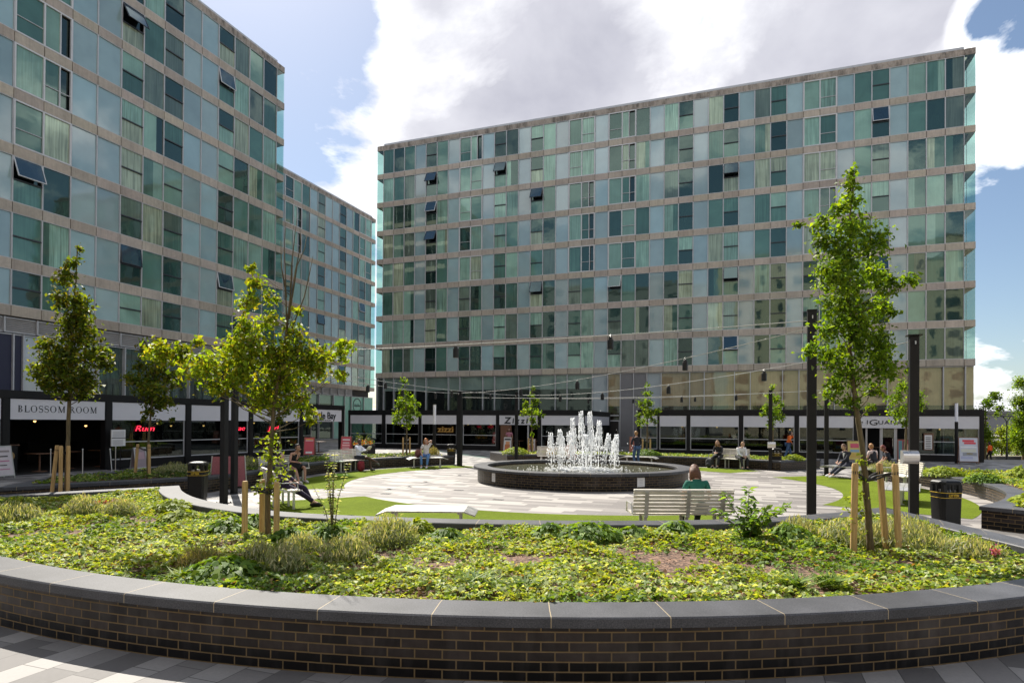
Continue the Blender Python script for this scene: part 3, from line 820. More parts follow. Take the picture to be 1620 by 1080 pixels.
# ---------------- right-hand block
RB = empty('apartment_building', E(0, 53.15), -THETA, 'long eight-storey apartment block of glass and buff concrete bands across the right of the view', 'apartment block', 'apartment blocks round the plaza')
nb = [-33.1 + 1.1588*i for i in range(42)]
tr = list('gggbogb'+'dd'+'bogbogb'+'dd'+'b'+'dd'+'gbgobgobgob'+'dd'+'bgobggg')
assert len(tr) == 41, len(tr)
facade(RB, nb, tr, -33.8, 15.1, 6.80, 16.0, 5, True, 3)
def ground_glazing(root, spans, z0, z1, seed, name='shopfront_glazing'):
    r_ = random.Random(seed)
    for (a, b, kind) in spans:
        m = MB(); fr = MB(); m.mat = 0
        if kind == 'dark':
            m.col = (.012, .014, .014, .3); zt = z0+(z1-z0)*.80
            m.quad((a, .25, z0), (b, .25, z0), (b, .25, zt), (a, .25, zt)); m.col = (.20, .27, .24, .1); m.quad((a, .25, zt), (b, .25, zt), (b, .25, z1), (a, .25, z1))
        elif kind == 'tan':
            zt = z0+(z1-z0)*.56
            m.col = (.055, .045, .032, .3); m.quad((a, .25, z0), (b, .25, z0), (b, .25, zt), (a, .25, zt)); m.col = (.33, .245, .14, .15); m.quad((a, .25, zt), (b, .25, zt), (b, .25, z1), (a, .25, z1))
        elif kind == 'curtain':
            m.col = (.05, .06, .06, .9); m.quad((a, .25, z0), (b, .25, z0), (b, .25, z1), (a, .25, z1))
        elif kind == 'blue': m.mat = 1; m.col = (.27, .34, .37, 0); m.quad((a, .2, z0), (b, .2, z0), (b, .2, z1), (a, .2, z1))
        elif kind == 'clad':
            m.mat = 2; m.col = (1, 1, 1, 1)
            n = int((z1-z0)/.3)
            for j in range(n): m.box(a, b, .12, .2, z0+(z1-z0)*j/n+.008, z0+(z1-z0)*(j+1)/n)
            m.box(a, b, .14, .22, z0, z1)
        elif kind == 'mint': m.mat = 3; m.quad((a, .2, z0), (b, .2, z0), (b, .2, z1), (a, .2, z1))
        elif kind == 'navy': m.mat = 4; m.quad((a, .15, z0), (b, .15, z0), (b, .15, z1), (a, .15, z1))
        elif kind == 'pale': m.mat = 1; m.col = (.40, .42, .45, 0); m.quad((a, .2, z0), (b, .2, z0), (b, .2, z1), (a, .2, z1))
        elif kind == 'louver':
            m.mat = 5; m.col = (1, 1, 1, 1); n = max(4, int((z1-z0)/.085))
            for j in range(n):
                zz = z0+(z1-z0)*j/n
                m.add([(a, .12, zz), (b, .12, zz), (b, .17, zz+.07), (a, .17, zz+.07)], [(0, 1, 2, 3)])
            m.quad((a, .19, z0), (b, .19, z0), (b, .19, z1), (a, .19, z1))
        fr.box(a-.03, a+.03, .02, .26, z0, z1)
        fr.box(a+.03, b-.03, .1, .26, z0, z0+.06); fr.box(a+.03, b-.03, .1, .26, z1-.05, z1)
        nm = {'clad': 'cladding', 'blue': 'glass_panel', 'mint': 'mint_panel', 'louver': 'louvre', 'navy': 'hoarding', 'pale': 'blank_panel'}.get(kind, name)
        o = m.build(nm, [MAT['pane'], MAT['spandrel'], MAT['grey_clad'], MAT['mint'], MAT['navy'], MAT['louver']], root)
        fr.build('frame', MAT['alu'], o)
ga = [-32.93, -31.81, -30.57, -29.55, -28.34, -26.0, -24.83, -22.54, -21.38, -19.06, -17.99, -15.67, -14.6, -12.37]
sp = [(-33.7, -32.93, 'curtain')]+[(ga[i], ga[i+1], 'dark') for i in range(len(ga)-1)]
sp += [(-12.37, -11.05, 'blue'), (-11.05, -9.98, 'tan'), (-9.98, -8.87, 'clad'), (-8.87, -7.77, 'clad'), (-7.77, -6.6, 'blue')]
gb = [-6.6, -4.34, -3.21, -.91, .26, 2.59, 3.75, 6.18, 7.36, 9.67, 11.07, 13.18, 14.51, 15.05]
sp += [(gb[i], gb[i+1], 'tan') for i in range(len(gb)-1)]  # tan upper panes: reflection of the beige block opposite painted into the glass colour
ground_glazing(RB, sp, .02, 6.30, 3)
dm = MB(); dm.box(-10.95, -10.08, .16, .24, .03, 2.25); dm.mat = 1; dm.box(-11.03, -10.0, .08, .16, 2.25, 2.35); dm.box(-10.98, -10.92, .08, .17, .03, 2.25); dm.box(-10.10, -10.04, .08, .17, .03, 2.25); dm.box(-10.92, -10.1, .1, .15, 2.7, 2.8)
dd = dm.build('door', [MAT['dark_room'], MAT['alu']], RB)
hm = MB(); hm.tube([(-10.2, .1, .9), (-10.2, .1, 1.5)], .02, 6); hm.build('handle', MAT['brushed'], dd)

# ---------------- left-hand block (faces right, towards the plaza)
LB = empty('apartment_building', E(-33.21, 0), PI/2-THETA, 'shaded glass and concrete apartment block rising out of the top left corner', 'apartment block', 'apartment blocks round the plaza')
lb = [38.45-1.4*i for i in range(26)][::-1]
tl = list('gbogbgbogbgb') + list('ddbbogobbogg') + ['g']
assert len(tl) == 25, len(tl)
facade(LB, lb, tl, lb[0]-.8, 39.26, 7.05, 14.0, 8, False, 3, .5, b0=.5)
m = MB(); m.col = (1, 1, 1, 1)
lg = [3.5, 6.45, 8.0, 10.9, 12.5, 15.4, 17.0, 20.41, 20.86, 24.71, 26.29, 29.24, 30.75, 33.73, 35.2, 38.2, 39.2]
kinds = ['curtain', 'dark', 'curtain', 'dark', 'curtain', 'dark', 'navy', 'navy', 'pale', 'curtain', 'curtain', 'curtain', 'curtain', 'dark', 'curtain', 'dark']
ground_glazing(LB, [(lg[i], lg[i+1], kinds[i]) for i in range(len(lg)-1)], .02, 6.2, 4)
ground_glazing(LB, [(a, a+1.47, 'louver') for a in [3.5+1.5*i for i in range(24)] if a+1.47 < 39.3], 6.25, 6.98, 6)
pm = MB(); pm.lathe([(.001, 0), (.50, 0), (.50, .02)], 28, Matrix.Translation((19.35, .14, 4.55)) @ Matrix.Rotation(PI/2, 4, 'X'))
pm.mat = 1; pm.lathe([(.001, .022), (.2, .022), (.2, .03)], 20, Matrix.Translation((19.35, .14, 4.55)) @ Matrix.Rotation(PI/2, 4, 'X'))
pm.build('round_emblem', [MAT['pink'], MAT['navy']], LB)

# ---------------- third block, set back behind the gap
TB = empty('apartment_building', E(-45.54, 0), PI/2-THETA, 'farther apartment block seen in the gap between the two nearer blocks', 'apartment block', 'apartment blocks round the plaza')
tb = [70.46-1.3675*i for i in range(19)][::-1]
tt = list('gboggb')+list('ddgbobbobgdd')
assert len(tt) == 18
facade(TB, tb, tt, tb[0]-.8, 71.43, 6.49, 12.0, 9, True, 5, .46)
ground_glazing(TB, [(45.9, 50, 'dark'), (50, 53.2, 'curtain'), (53.2, 56.2, 'dark'), (56.2, 58.4, 'dark'), (58.4, 60.1, 'dark'), (60.1, 62.8, 'dark'), (62.8, 65.0, 'mint'), (65.0, 66.4, 'mint'), (66.4, 69.1, 'mint'), (69.1, 71.3, 'mint')], .02, 5.2, 12)
ground_glazing(TB, [(a, a+1.45, 'louver') for a in (56.2, 57.7, 59.2, 60.7, 62.2, 63.7, 65.2)], 5.25, 5.98, 13)
em = MB(); Mx = Matrix.Translation((67.8, .19, 4.1)) @ Matrix.Rotation(PI/2, 4, 'X')
em.lathe([(.80, 0), (.80, .02), (.90, .02), (.90, 0)], 32, Mx)
for i in range(9):                                       # script lettering inside the ring, illegible at this distance
    x = -.62+.15*i; h = (.18, .34, .2, .2, .36, .2, .34, .2, .22)[i]
    em.box(x, x+.05, -.12, -.12+h, 0, .02, Mx); em.box(x, x+.13, -.12, -.07, .0, .022, Mx)
em.box(-.5, .5, -1.18, -1.12, 0, .02, Mx); em.box(-.32, .32, -1.32, -1.27, 0, .02, Mx)
em.build('round_emblem', MAT['letter'], TB)

# ---------------- blocks opposite, behind the viewpoint: they are what the lower glazing mirrors
for (e1, w, h, mt, l) in ((22, 26, 36, 'beige_wall', 'beige rendered block with dark window slots, mirrored in the lower glazing at the right end'), (-32, 25, 33, 'grey_clad', 'grey block mirrored in the lower glazing of the middle and left of the far facade')):
    OB = empty('apartment_building', E(e1, -46), -THETA, l, 'apartment block')
    m = MB(); m.box(-w, w, 0, 12, 0, h); m.build('wall', MAT[mt], OB)
    m = MB(); m.box(-w-.2, w+.2, -.2, 12.2, h, h+.6); m.build('roof', MAT['roof_felt'], OB)
    for i in range(int(h/3.2)):
        q = MB(); z = 1.2+3.1*i
        for j in range(int(w/2.1)):
            x = -w+2+4.2*j; q.box(x, x+(.8 if j % 3 else 2.2), 12.0, 12.04, z, z+1.8)
        o = q.build('window_row', MAT['carglass'], OB)
# ------------------------------------------------------------------ lettering
def text_mesh(body, h, extrude=.012, sx=1.0, bold=0.0, spacing=1.0, shear=0.0):
    cu = bpy.data.curves.new('txt', 'FONT'); cu.body = body; cu.size = 1.0; cu.extrude = extrude/h; cu.offset = bold
    cu.space_character = spacing; cu.shear = shear; cu.resolution_u = 3
    ob = bpy.data.objects.new('txt', cu); COL.objects.link(ob)
    dg = bpy.context.evaluated_depsgraph_get()
    me = bpy.data.meshes.new_from_object(ob.evaluated_get(dg))
    bpy.data.objects.remove(ob); bpy.data.curves.remove(cu)
    xs = [v.co.x for v in me.vertices]; ys = [v.co.y for v in me.vertices]
    x0, x1, y0 = min(xs), max(xs), min(ys)
    k = h/0.729                                     # cap height of the built-in face
    for v in me.vertices:
        x, y, z = v.co
        v.co = ((x-(x0+x1)/2)*k*sx, -z*k, y*k)      # stands upright, faces -y
    me.update(); return me, (x1-x0)*k*sx
def lettering(parent, body, cx, z0, h, mat, y=-.02, width=None, name='lettering', **kw):
    me, w = text_mesh(body, h, **kw)
    if width:
        f = width/w
        for v in me.vertices: v.co.x *= f
    me.materials.clear(); me.materials.append(mat)
    for p in me.polygons: p.material_index = 0
    o = part(name, me, parent); o.location = (cx, y, z0); return o
def stroke_letters(words, h, pitch):
    """serif capitals drawn stroke by stroke with thick stems, thin joins and foot serifs"""
    m = MB(); x = 0.0
    tk, tn = .17, .075
    def stem(x0, z0, x1, z1, w, m_=None):
        dx, dz = x1-x0, z1-z0; L = math.hypot(dx, dz); nx, nz = -dz/L*w/2, dx/L*w/2
        m.quad(((x+x0+nx)*h, 0, (z0+nz)*h), ((x+x0-nx)*h, 0, (z0-nz)*h), ((x+x1-nx)*h, 0, (z1-nz)*h), ((x+x1+nx)*h, 0, (z1+nz)*h))
    def serif(cx, z): stem(cx-.15, z, cx+.15, z, .055)
    def bowl(cx, cz, rx, rz, a0, a1, thick):
        n = 20
        for i in range(n):
            q = []
            for a, s in ((a0+(a1-a0)*i/n, 0), (a0+(a1-a0)*(i+1)/n, 0), (a0+(a1-a0)*(i+1)/n, 1), (a0+(a1-a0)*i/n, 1)):
                ww = tn*.8+(thick-tn*.8)*abs(math.cos(a))**1.3
                q.append(((x+cx+(rx-ww*s*1.0)*math.cos(a))*h, 0, (cz+(rz-(tn*.8)*s)*math.sin(a))*h))
            m.quad(*q)
    for ch in words:
        if ch == ' ': x += .55; continue
        if ch in 'BRL':
            stem(.18, 0, .18, 1, tk); serif(.18, .027); serif(.18, .973)
        if ch == 'B':
            bowl(.22, .745, .36, .255, -PI/2, PI/2, tk); bowl(.22, .255, .42, .255, -PI/2, PI/2, tk); w = .80
        elif ch == 'R':
            bowl(.22, .74, .38, .26, -PI/2, PI/2, tk); stem(.38, .49, .70, .03, tk*.9); serif(.74, .027); w = .88
        elif ch == 'L':
            stem(.2, .035, .68, .035, .07); stem(.66, .0, .69, .30, .06); w = .78
        elif ch == 'O':
            bowl(.48, .5, .46, .515, 0, 2*PI, tk); w = 1.05
        elif ch == 'S':
            n = 22; pts = []
            for i in range(n+1):
                t = i/n
                if t < .5: a = R(35)+R(235)*t*2; pts.append((.33+.25*math.cos(a), .745+.235*math.sin(a)))
                else: a = R(90)-R(235)*(t-.5)*2; pts.append((.33+.27*math.cos(a), .255+.255*math.sin(a)))
            for i in range(n): stem(*pts[i], *pts[i+1], .085+.075*math.exp(-((i/n-.5)/.16)**2))
            stem(.57, .72, .56, .98, .05); stem(.08, .02, .07, .28, .05); w = .74
        elif ch == 'M':
            stem(.2, 0, .2, 1, tn); stem(.22, .98, .58, .02, tk); stem(.58, .02, .94, .98, tn); stem(.96, 0, .96, 1, tk); serif(.2, .027); serif(.96, .027); serif(.13, .973); serif(1.02, .973); w = 1.2
        x += w+pitch
    W = x*h
    m.v = [(p[0]-W/2, p[1], p[2]) for p in m.v]
    return m, W

# ------------------------------------------------------------------ restaurant pavilions
def bay_window(root, a, b, z0=.38, z1=1.9, zr=1.13, y=.10):
    g = MB(); g.box(a+.05, b-.05, y, y+.012, z0+.05, z1-.0)
    o = g.build('window', MAT['shop_glass'], root)
    f = MB()
    f.box(a, a+.05, y-.03, y+.05, z0, z1); f.box(b-.05, b, y-.03, y+.05, z0, z1)
    f.box(a+.05, b-.05, y-.032, y+.05, z0, z0+.05); f.box(a+.05, b-.05, y-.025, y+.04, zr-.022, zr+.022)
    f.build('frame', MAT['alu'], o)
    return o
def pavilion(loc, rz, label, bays, posts, x0, x1, depth, zs0, zs1, zr, open_bays=(), pw=.0, plinth=.36, side=None, clear=()):
    root = empty('restaurant_pavilion', loc, rz, label, 'restaurant', 'black-framed restaurant pavilions round the plaza')
    m = MB(); m.box(x0, x1, -.02, .3, zs1+.01, zr); m.box(x0, x0+.3, .3, depth, zs1, zr-.005); m.box(x1-.3, x1, .3, depth, zs1, zr-.005)
    m.build('fascia', MAT['black'], root)
    m = MB(); m.box(x0+.3, x1-.3, .3, depth, zr-.14, zr-.03); m.build('roof', MAT['roof_felt'], root)
    for (a, b) in posts:
        m = MB(); m.box(a, b, 0, .28, 0, zs1+.008); m.box(a+.03, b-.03, -.012, 0, .02, zs1-.02); m.build('post', MAT['black'], root)
    signs = []
    for i, (a, b) in enumerate(bays):
        m = MB(); m.box(a+.01, b-.01, .03, .09, zs0, zs1-.02)
        s = m.build('sign_panel', MAT['white_panel'], root); signs.append(s)
        if i not in open_bays:
            m = MB(); m.box(a, b, .06, .24, .0, plinth); m.build('plinth', MAT['black'], root)
            bay_window(root, a, b, plinth+.01, zs0)
    m = MB(); m.box(x0+.1, x1-.1, .3, depth-.05, .0, .03); m.build('floor', MAT['dark_room'], root)
    m = MB(); m.box(x0+.1, x1-.1, depth-.22, depth-.06, .0, zr-.15)
    for q in range(int((x1-x0)/2.4)):                      # bar shelves and booths along the back
        xx = x0+1+2.4*q
        m.box(xx, xx+1.6, depth-.75, depth-.23, .03, rng.uniform(.8, 1.25))
    m.build('back_wall', MAT['dark_room'], root)
    if side is not None:                                  # end wall with sign panel and glass
        xs = x1 if side > 0 else x0
        m = MB(); m.box(min(xs, xs-side*.28), max(xs, xs-side*.28), depth-.3, depth-.01, 0, zs1)
        m.build('post', MAT['black'], root)
        m = MB(); m.box(min(xs-side*.03, xs-side*.09), max(xs-side*.03, xs-side*.09), .32, depth-.35, zs0, zs1-.02); m.build('sign_panel', MAT['white_panel'], root)
        m = MB(); m.box(min(xs-side*.06, xs-side*.22), max(xs-side*.06, xs-side*.22), .32, depth-.35, 0, plinth); m.build('plinth', MAT['black'], root)
        m = MB(); m.box(min(xs-side*.08, xs-side*.1), max(xs-side*.08, xs-side*.1), .32, depth-.35, plinth+.01, zs0); m.build('window', MAT['shop_glass'], root)
    for q in range(int((x1-x0)/2.1)):
        xx = x0+1.0+2.1*q+rng.uniform(-.5, .5); yy = rng.uniform(.9, 4.0); zz = rng.uniform(1.75, 2.1)
        m = MB(); m.smooth = True; m.sphere((xx, yy, zz), .05, 8, 6); m.mat = 1; m.tube([(xx, yy, zz+.05), (xx, yy, zr-.15)], .006, 5); m.lathe([(.02, zz+.10), (.09, zz+.02), (.085, zz+.02)], 10, Matrix.Translation((xx, yy, 0)))
        m.build('pendant_lamp', [MAT['warm'], MAT['black_soft']], root)
    for q in range(int((x1-x0)/1.5)):                     # tables and chairs inside
        xx = x0+.8+1.5*q; yy = rng.uniform(.9, 1.6)
        m = MB(); m.box(xx-.35, xx+.35, yy-.35, yy+.35, .72, .75); m.tube([(xx, yy, .03), (xx, yy, .72)], .035, 6); m.lathe([(.25, .03), (.25, .05), (.04, .06)], 12, Matrix.Translation((xx, yy, 0)))
        t = m.build('table', MAT['wood'], root)
    return root, signs

# right: front at e2 = 43
ig_posts = [(-6.91, -6.70), (-5.57, -5.44), (-3.70, -3.46), (-.46, -.20), (2.79, 3.04), (6.06, 6.30), (9.12, 9.36), (12.41, 12.62)]
ig_bays = [(ig_posts[i][1], ig_posts[i+1][0]) for i in range(len(ig_posts)-1)]
IG, sg = pavilion(E(0, 43.0), -THETA, 'black-framed restaurant front on the right with seven white sign panels and an open doorway', ig_bays, ig_posts, -6.91, 12.62, 9.6, 1.90, 2.63, 3.0, open_bays=(5,))
p = sg[5]
lettering(p, 'I', 6.78, 2.13, .26, MAT['letter'], .02, bold=.004)
lettering(p, 'G', 7.10, 2.08, .34, MAT['letter'], .02, width=.42)
lettering(p, 'UANAS', 8.09, 2.13, .24, MAT['letter'], .02, width=1.46, spacing=1.1)
lettering(p, 'LAS', 6.46, 2.20, .09, MAT['letter'], .02)
# doorway: grey jambs and a half open glazed door
m = MB()
for x in (6.75, 7.5, 8.3, 8.95): m.box(x-.05, x+.05, .12, .2, .03, 1.9)
m.build('door_frame', MAT['louver'], IG)
m = MB(); m.box(7.6, 8.2, .14, .155, .08, 1.86); d = m.build('door', MAT['shop_glass'], IG)
m = MB(); m.box(7.55, 7.6, .12, .18, .03, 1.9); m.box(8.2, 8.25, .12, .18, .03, 1.9); m.box(7.6, 8.2, .12, .18, .03, .1); m.build('frame', MAT['alu'], d)
m = MB(); m.tube([(8.12, .08, .8), (8.12, .08, 1.3)], .018, 6); m.build('handle', MAT['brushed'], d)

# middle: front at e2 = 43.6
zi_posts = [(-30.24, -30.06), (-27.11, -26.79), (-23.84, -23.59), (-20.60, -20.08), (-17.38, -17.13), (-14.14, -13.88), (-11.0, -10.72)]
zi_bays = [(zi_posts[i][1], zi_posts[i+1][0]) for i in range(len(zi_posts)-1)]
ZI, sz = pavilion(E(0, 43.6), -THETA, 'black-framed restaurant front in the middle distance, left of the fountain jets', zi_bays, zi_posts, -30.24, -10.72, 9.2, 1.92, 2.63, 3.0, open_bays=(4,), side=1)
p = sz[4]
lettering(p, 'Z', -16.45, 2.02, .48, MAT['letter'], .02, bold=.03, sx=1.1, shear=.12)
for ch, x, h in (('i', -16.02, .34), ('z', -15.68, .34), ('z', -15.28, .34), ('i', -14.95, .34)):
    lettering(p, ch, x, 2.04, h*1.2, MAT['letter'], .02, bold=.03, shear=.12)
om = MB(); om.box(-22.55, -20.85, .5, .56, 1.25, 1.85); o = om.build('hanging_sign', MAT['wood'], ZI)
lettering(o, 'zizzi', -21.75, 1.33, .46, MAT['orange_sign'], .47, bold=.02, width=1.35, name='lit_lettering')
m = MB(); m.box(-17.05, -16.2, .1, .16, .03, 1.9); m.build('door', MAT['wood'], ZI)
m = MB(); m.box(-14.95, -14.85, .1, .2, .03, 1.9); m.build('door_frame', MAT['alu'], ZI)

# left: front at e1 = -25, faces the plaza
lp_posts = [(2.6, 2.9), (6.75, 7.05), (10.85, 11.15), (14.98, 15.26), (18.90, 19.21), (22.93, 23.26), (27.02, 27.34), (31.17, 31.46), (35.34, 35.62)]
lp_bays = [(lp_posts[i][1], lp_posts[i+1][0]) for i in range(len(lp_posts)-1)]
LP, sl = pavilion(E(-25.0, 0), PI/2-THETA, 'black-framed row of restaurants on the left with red neon words in the windows', lp_bays, lp_posts, 2.6, 35.62, 7.9, 2.06, 2.83, 3.12, open_bays=(3, 7))
mm, W = stroke_letters('BLOSSOM ROOM', .25, .06)
sc = 3.05/W
mm.v = [(v[0]*sc, v[1], v[2]) for v in mm.v]
o = mm.build('lettering', MAT['letter'], sl[3]); o.location = (17.05, .026, 2.33)
lettering(sl[7], 'Turtle Bay', 33.35, 2.24, .44, MAT['letter'], .02, bold=.012, width=2.7)
lettering(sl[7], 'CARIBBEAN SOCIAL', 33.35, 2.12, .055, MAT['letter'], .02, width=1.8)
def neon(word, cx, z, h, w):
    cu = lettering(LP, word, cx, z, h, MAT['neon'], .05, bold=-.018, width=w, name='neon_sign', shear=.3)
    b = MB(); b.box(cx-w/2, cx+w/2, .085, .09, z-.03, z-.018); b.box(cx-w/2, cx-w/2+.02, .085, .09, z-.018, 2.05)
    b.build('hanger', MAT['black_soft'], cu)
neon('Rum', 20.80, 1.58, .27, .95); neon('Reggae', 26.05, 1.56, .27, 1.45); neon('Jerk', 29.0, 1.56, .27, 1.0)
# open bay fronts
m = MB(); m.box(31.5, 35.3, 2.4, 2.45, .03, 2.0); o = m.build('rear_window', MAT['shop_glass'], LP)
m = MB()
for x in (31.5, 32.7, 33.9, 35.2): m.box(x, x+.06, 2.36, 2.5, .03, 2.05)
m.box(31.5, 35.3, 2.37, 2.49, 1.1, 1.15); m.build('frame', MAT['alu'], o)
def face_to(p, q=None):
    """heading that makes local +y look from p towards q (plaza centre by default)"""
    q = q or (D0.x, D0.y)
    return math.atan2(q[1]-p[1], q[0]-p[0]) - PI/2
# ------------------------------------------------------------------ benches (sitter looks along +y)
def bench_back():
    r = empty('bench', (0, 0, 0))
    L = .89
    for sx in (-.66, .08, .70):
        m = MB(); m.bbox(sx-.03, sx+.03, -.28, .22, .40, .43, .004); m.bbox(sx-.03, sx+.03, -.22, -.17, 0, .40, .004); m.bbox(sx-.03, sx+.03, .12, .17, 0, .40, .004)
        m.build('leg', MAT['steel'], r)
    s = MB()
    for k in range(5): s.bbox(-L, L, -.22+.098*k, -.135+.098*k, .432, .462, .006)
    s.build('seat', MAT['slat'], r)
    b = MB(); Mx = Matrix.Translation((0, -.235, .45)) @ Matrix.Rotation(R(11), 4, 'X')
    for k in range(6): b.bbox(-L, L, -.015, .012, .03+.066*k, .03+.066*k+.05, .004, Mx)
    b.bbox(-L, L, -.03, .03, .43, .455, .008, Mx)
    b.build('backrest', MAT['slat'], r)
    for sx in (-.66, .08, .70):
        u = MB(); u.bbox(sx-.035, sx+.035, -.045, -.017, -.05, .428, .004, Mx); u.build('back_support', MAT['steel'], r)
    for sx in (-L-.03, L+.0):
        a = MB(); a.tube([(sx+.015, -.28, .47), (sx+.015, -.22, .63), (sx+.015, .18, .63), (sx+.015, .2, .45)], .016, 6); a.build('armrest', MAT['steel'], r)
    return r
def bench_flat():
    r = empty('bench', (0, 0, 0))
    m = MB(); n = 9; L = .89
    for j in range(7):                                   # slatted top, rolled down along its ends
        y0 = -.42+.122*j; y1 = y0+.112
        pr = []
        for i in range(n+1):
            x = -L+2*L*i/n; t = abs(x)/L; z = .46-.07*max(0, t-.75)**2/.0625
            pr.append((x, z))
        for (xa, za), (xb, zb) in zip(pr[:-1], pr[1:]):
            m.add([(xa,y0,za-.025),(xb,y0,zb-.025),(xb,y1,zb-.025),(xa,y1,za-.025),(xa,y0,za),(xb,y0,zb),(xb,y1,zb),(xa,y1,za)], [(0,3,2,1),(4,5,6,7),(0,1,5,4),(1,2,6,5),(2,3,7,6),(3,0,4,7)])
    m.build('seat', MAT['steel'], r)
    for sx in (-.60, .60):
        l = MB(); l.bbox(sx-.03, sx+.03, -.03, .03, 0, .40, .004); l.bbox(sx-.035, sx+.035, -.36, .36, .40, .43, .004); l.box(sx-.07, sx+.07, -.07, .07, 0, .012)
        l.build('leg', MAT['steel'], r)
    return r
BB = bench_back(); BF = bench_flat()
bench_spots = []
def bench(proto, p, rz, label, used=[]):
    if proto not in used: used.append(proto); o = proto; o.location = (p[0], p[1], .008); o.rotation_euler.z = rz; o['label'] = label
    else: o = dup(proto, (p[0], p[1], .008), rz, label)
    o['category'] = 'bench'; o['group'] = 'metal benches round the plaza'
    return o
bench(BB, (3.03, 11.5), R(1.5), 'pale slatted bench with backrest at the front, seat of the woman in green')
bench(BF, (-1.53, 11.75), R(-1), 'backless steel bench glaring in the sun behind the front planter')
P3 = (-5.55, 15.35); A3 = face_to(P3, (2.5, 20)); bench(BB, P3, A3, 'slatted bench behind the staked foreground tree, dark trousered legs stretched from it')
P4 = (-6.75, 26.35); A4 = face_to(P4); bench(BB, P4, A4, 'slatted bench against the left planter where a bald man reads')
P5 = (-3.85, 28.9); A5 = face_to(P5, (1, 14)); bench(BF, P5, A5, 'backless bench where the ginger-haired woman sits')
P6 = (-7.55, 21.2); A6 = face_to(P6, (2, 17)); bench(BB, P6, A6, 'slatted bench on the left lawn under the woman in a black dress')
P7 = (2.15, 31.2); A7 = face_to(P7); bench(BB, P7, A7, 'bench behind the fountain, partly veiled by the jets')
P8 = (6.2, 30.9); A8 = face_to(P8); bench(BF, P8, A8, 'backless bench behind the fountain beside the man standing in a dark jacket')
P9 = (10.15, 29.75); A9 = face_to(P9); bench(BB, P9, A9, 'bench at the back right lawn shared by a blonde woman and a man')
P10 = (13.0, 24.65); A10 = face_to(P10, (3, 20)); bench(BF, P10, A10, 'backless bench under the reclining person in a dark suit')
P11 = (10.45, 17.0); A11 = face_to(P11); bench(BF, P11, A11, 'empty backless bench on the right lawn behind the black pole')
P12 = (12.6, 20.6); A12 = face_to(P12); bench(BB, P12, A12, 'empty bench with backrest against the right planter wall')

# ------------------------------------------------------------------ litter bins
def litter_bin():
    r = empty('litter_bin', (0, 0, 0))
    m = MB()
    def oct_(w, z, b=.07): return [(x, y, z) for x, y in ((-w+b,-w),(w-b,-w),(w,-w+b),(w,w-b),(w-b,w),(-w+b,w),(-w,w-b),(-w,-w+b))]
    def rings(m, rs, M=None):
        v = []; f = []
        for rr in rs: v += rr
        for j in range(len(rs)-1):
            for i in range(8): f.append((j*8+i, j*8+(i+1) % 8, (j+1)*8+(i+1) % 8, (j+1)*8+i))
        f.append(tuple(range(7, -1, -1))); f.append(tuple((len(rs)-1)*8+i for i in range(8)))
        m.add(v, f, None, M)
    rings(m, [oct_(.235, 0), oct_(.235, .06), oct_(.25, .07), oct_(.272, .80), oct_(.276, .86)])
    m.box(-.2, .2, -.262, -.245, .1, .55); m.build('body', MAT['black_soft'], r)
    b = MB(); rings(b, [oct_(.278, .735), oct_(.279, .745)]); rings(b, [oct_(.281, .845), oct_(.282, .858)]); b.build('band', MAT['gold'], r)
    lettering(r, 'LITTER', 0, .765, .062, MAT['gold'], -.281, bold=.01)
    for (cx, cy, hx, hy) in ((-.2,-.2,.05,.05),(.2,-.2,.05,.05),(-.2,.2,.05,.05),(.2,.2,.05,.05),(0,-.24,.03,.02),(0,.24,.03,.02),(-.24,0,.02,.03),(.24,0,.02,.03)):
        p = MB(); p.box(cx-hx, cx+hx, cy-hy, cy+hy, .86, 1.03); p.build('upright', MAT['black_soft'], r)
    i = MB(); i.box(-.17, .17, -.17, .17, .862, .90); i.build('liner', MAT['steel'], r)
    h = MB(); rings(h, [oct_(.272, 1.03), oct_(.272, 1.08), oct_(.24, 1.115), oct_(.14, 1.14)]); h.build('hood', MAT['black_soft'], r)
    return r
LBIN = litter_bin()
for i, (x, y, rz, l) in enumerate(((8.58, 12.55, .05, 'large black litter bin with yellow bands at the squared planter end on the right'),
        (-8.12, 16.45, .15, 'black litter bin beside the two left poles'), (-2.98, 31.3, .1, 'black litter bin beside a thick pole behind the left lawn'),
        (12.05, 28.9, -.3, 'black litter bin at the far right path in front of a pole'))):
    o = LBIN if i == 0 else copy_tree(LBIN)
    o.location = (x, y, 0); o.rotation_euler.z = rz; o.scale = (.76, .76, .88); tag(o, l, 'litter bin', 'litter bins at the plaza entrances')

# ------------------------------------------------------------------ black lighting poles, cables and lanterns
def pole(x, y, h, w, label, cap=False):
    r = empty('black_pole', (x, y, 0), -THETA, label, 'pole', 'black festoon poles in pairs round the plaza')
    m = MB(); m.bbox(-w/2, w/2, -w/2, w/2, 0, h, .008); m.build('shaft', MAT['black'], r)
    b = MB(); b.box(-w*.95, w*.95, -w*.95, w*.95, 0, .015)
    for sx in (-1, 1):
        for sy in (-1, 1): b.lathe([(.014, .015), (.014, .04), (.001, .042)], 6, Matrix.Translation((sx*w*.75, sy*w*.75, 0)))
    b.build('base_plate', MAT['black'], r)
    c = MB(); c.box(-w*(.8 if cap else .55), w*(.8 if cap else .55), -w*(.8 if cap else .55), w*(.8 if cap else .55), h, h+.02); c.build('cap', MAT['black'], r)
    k = MB(); k.tube([(0, -w/2, h-.12), (0, -w/2-.06, h-.12), (0, -w/2-.06, h-.18)], .012, 5); k.build('eye_bolt', MAT['steel'], r)
    return r
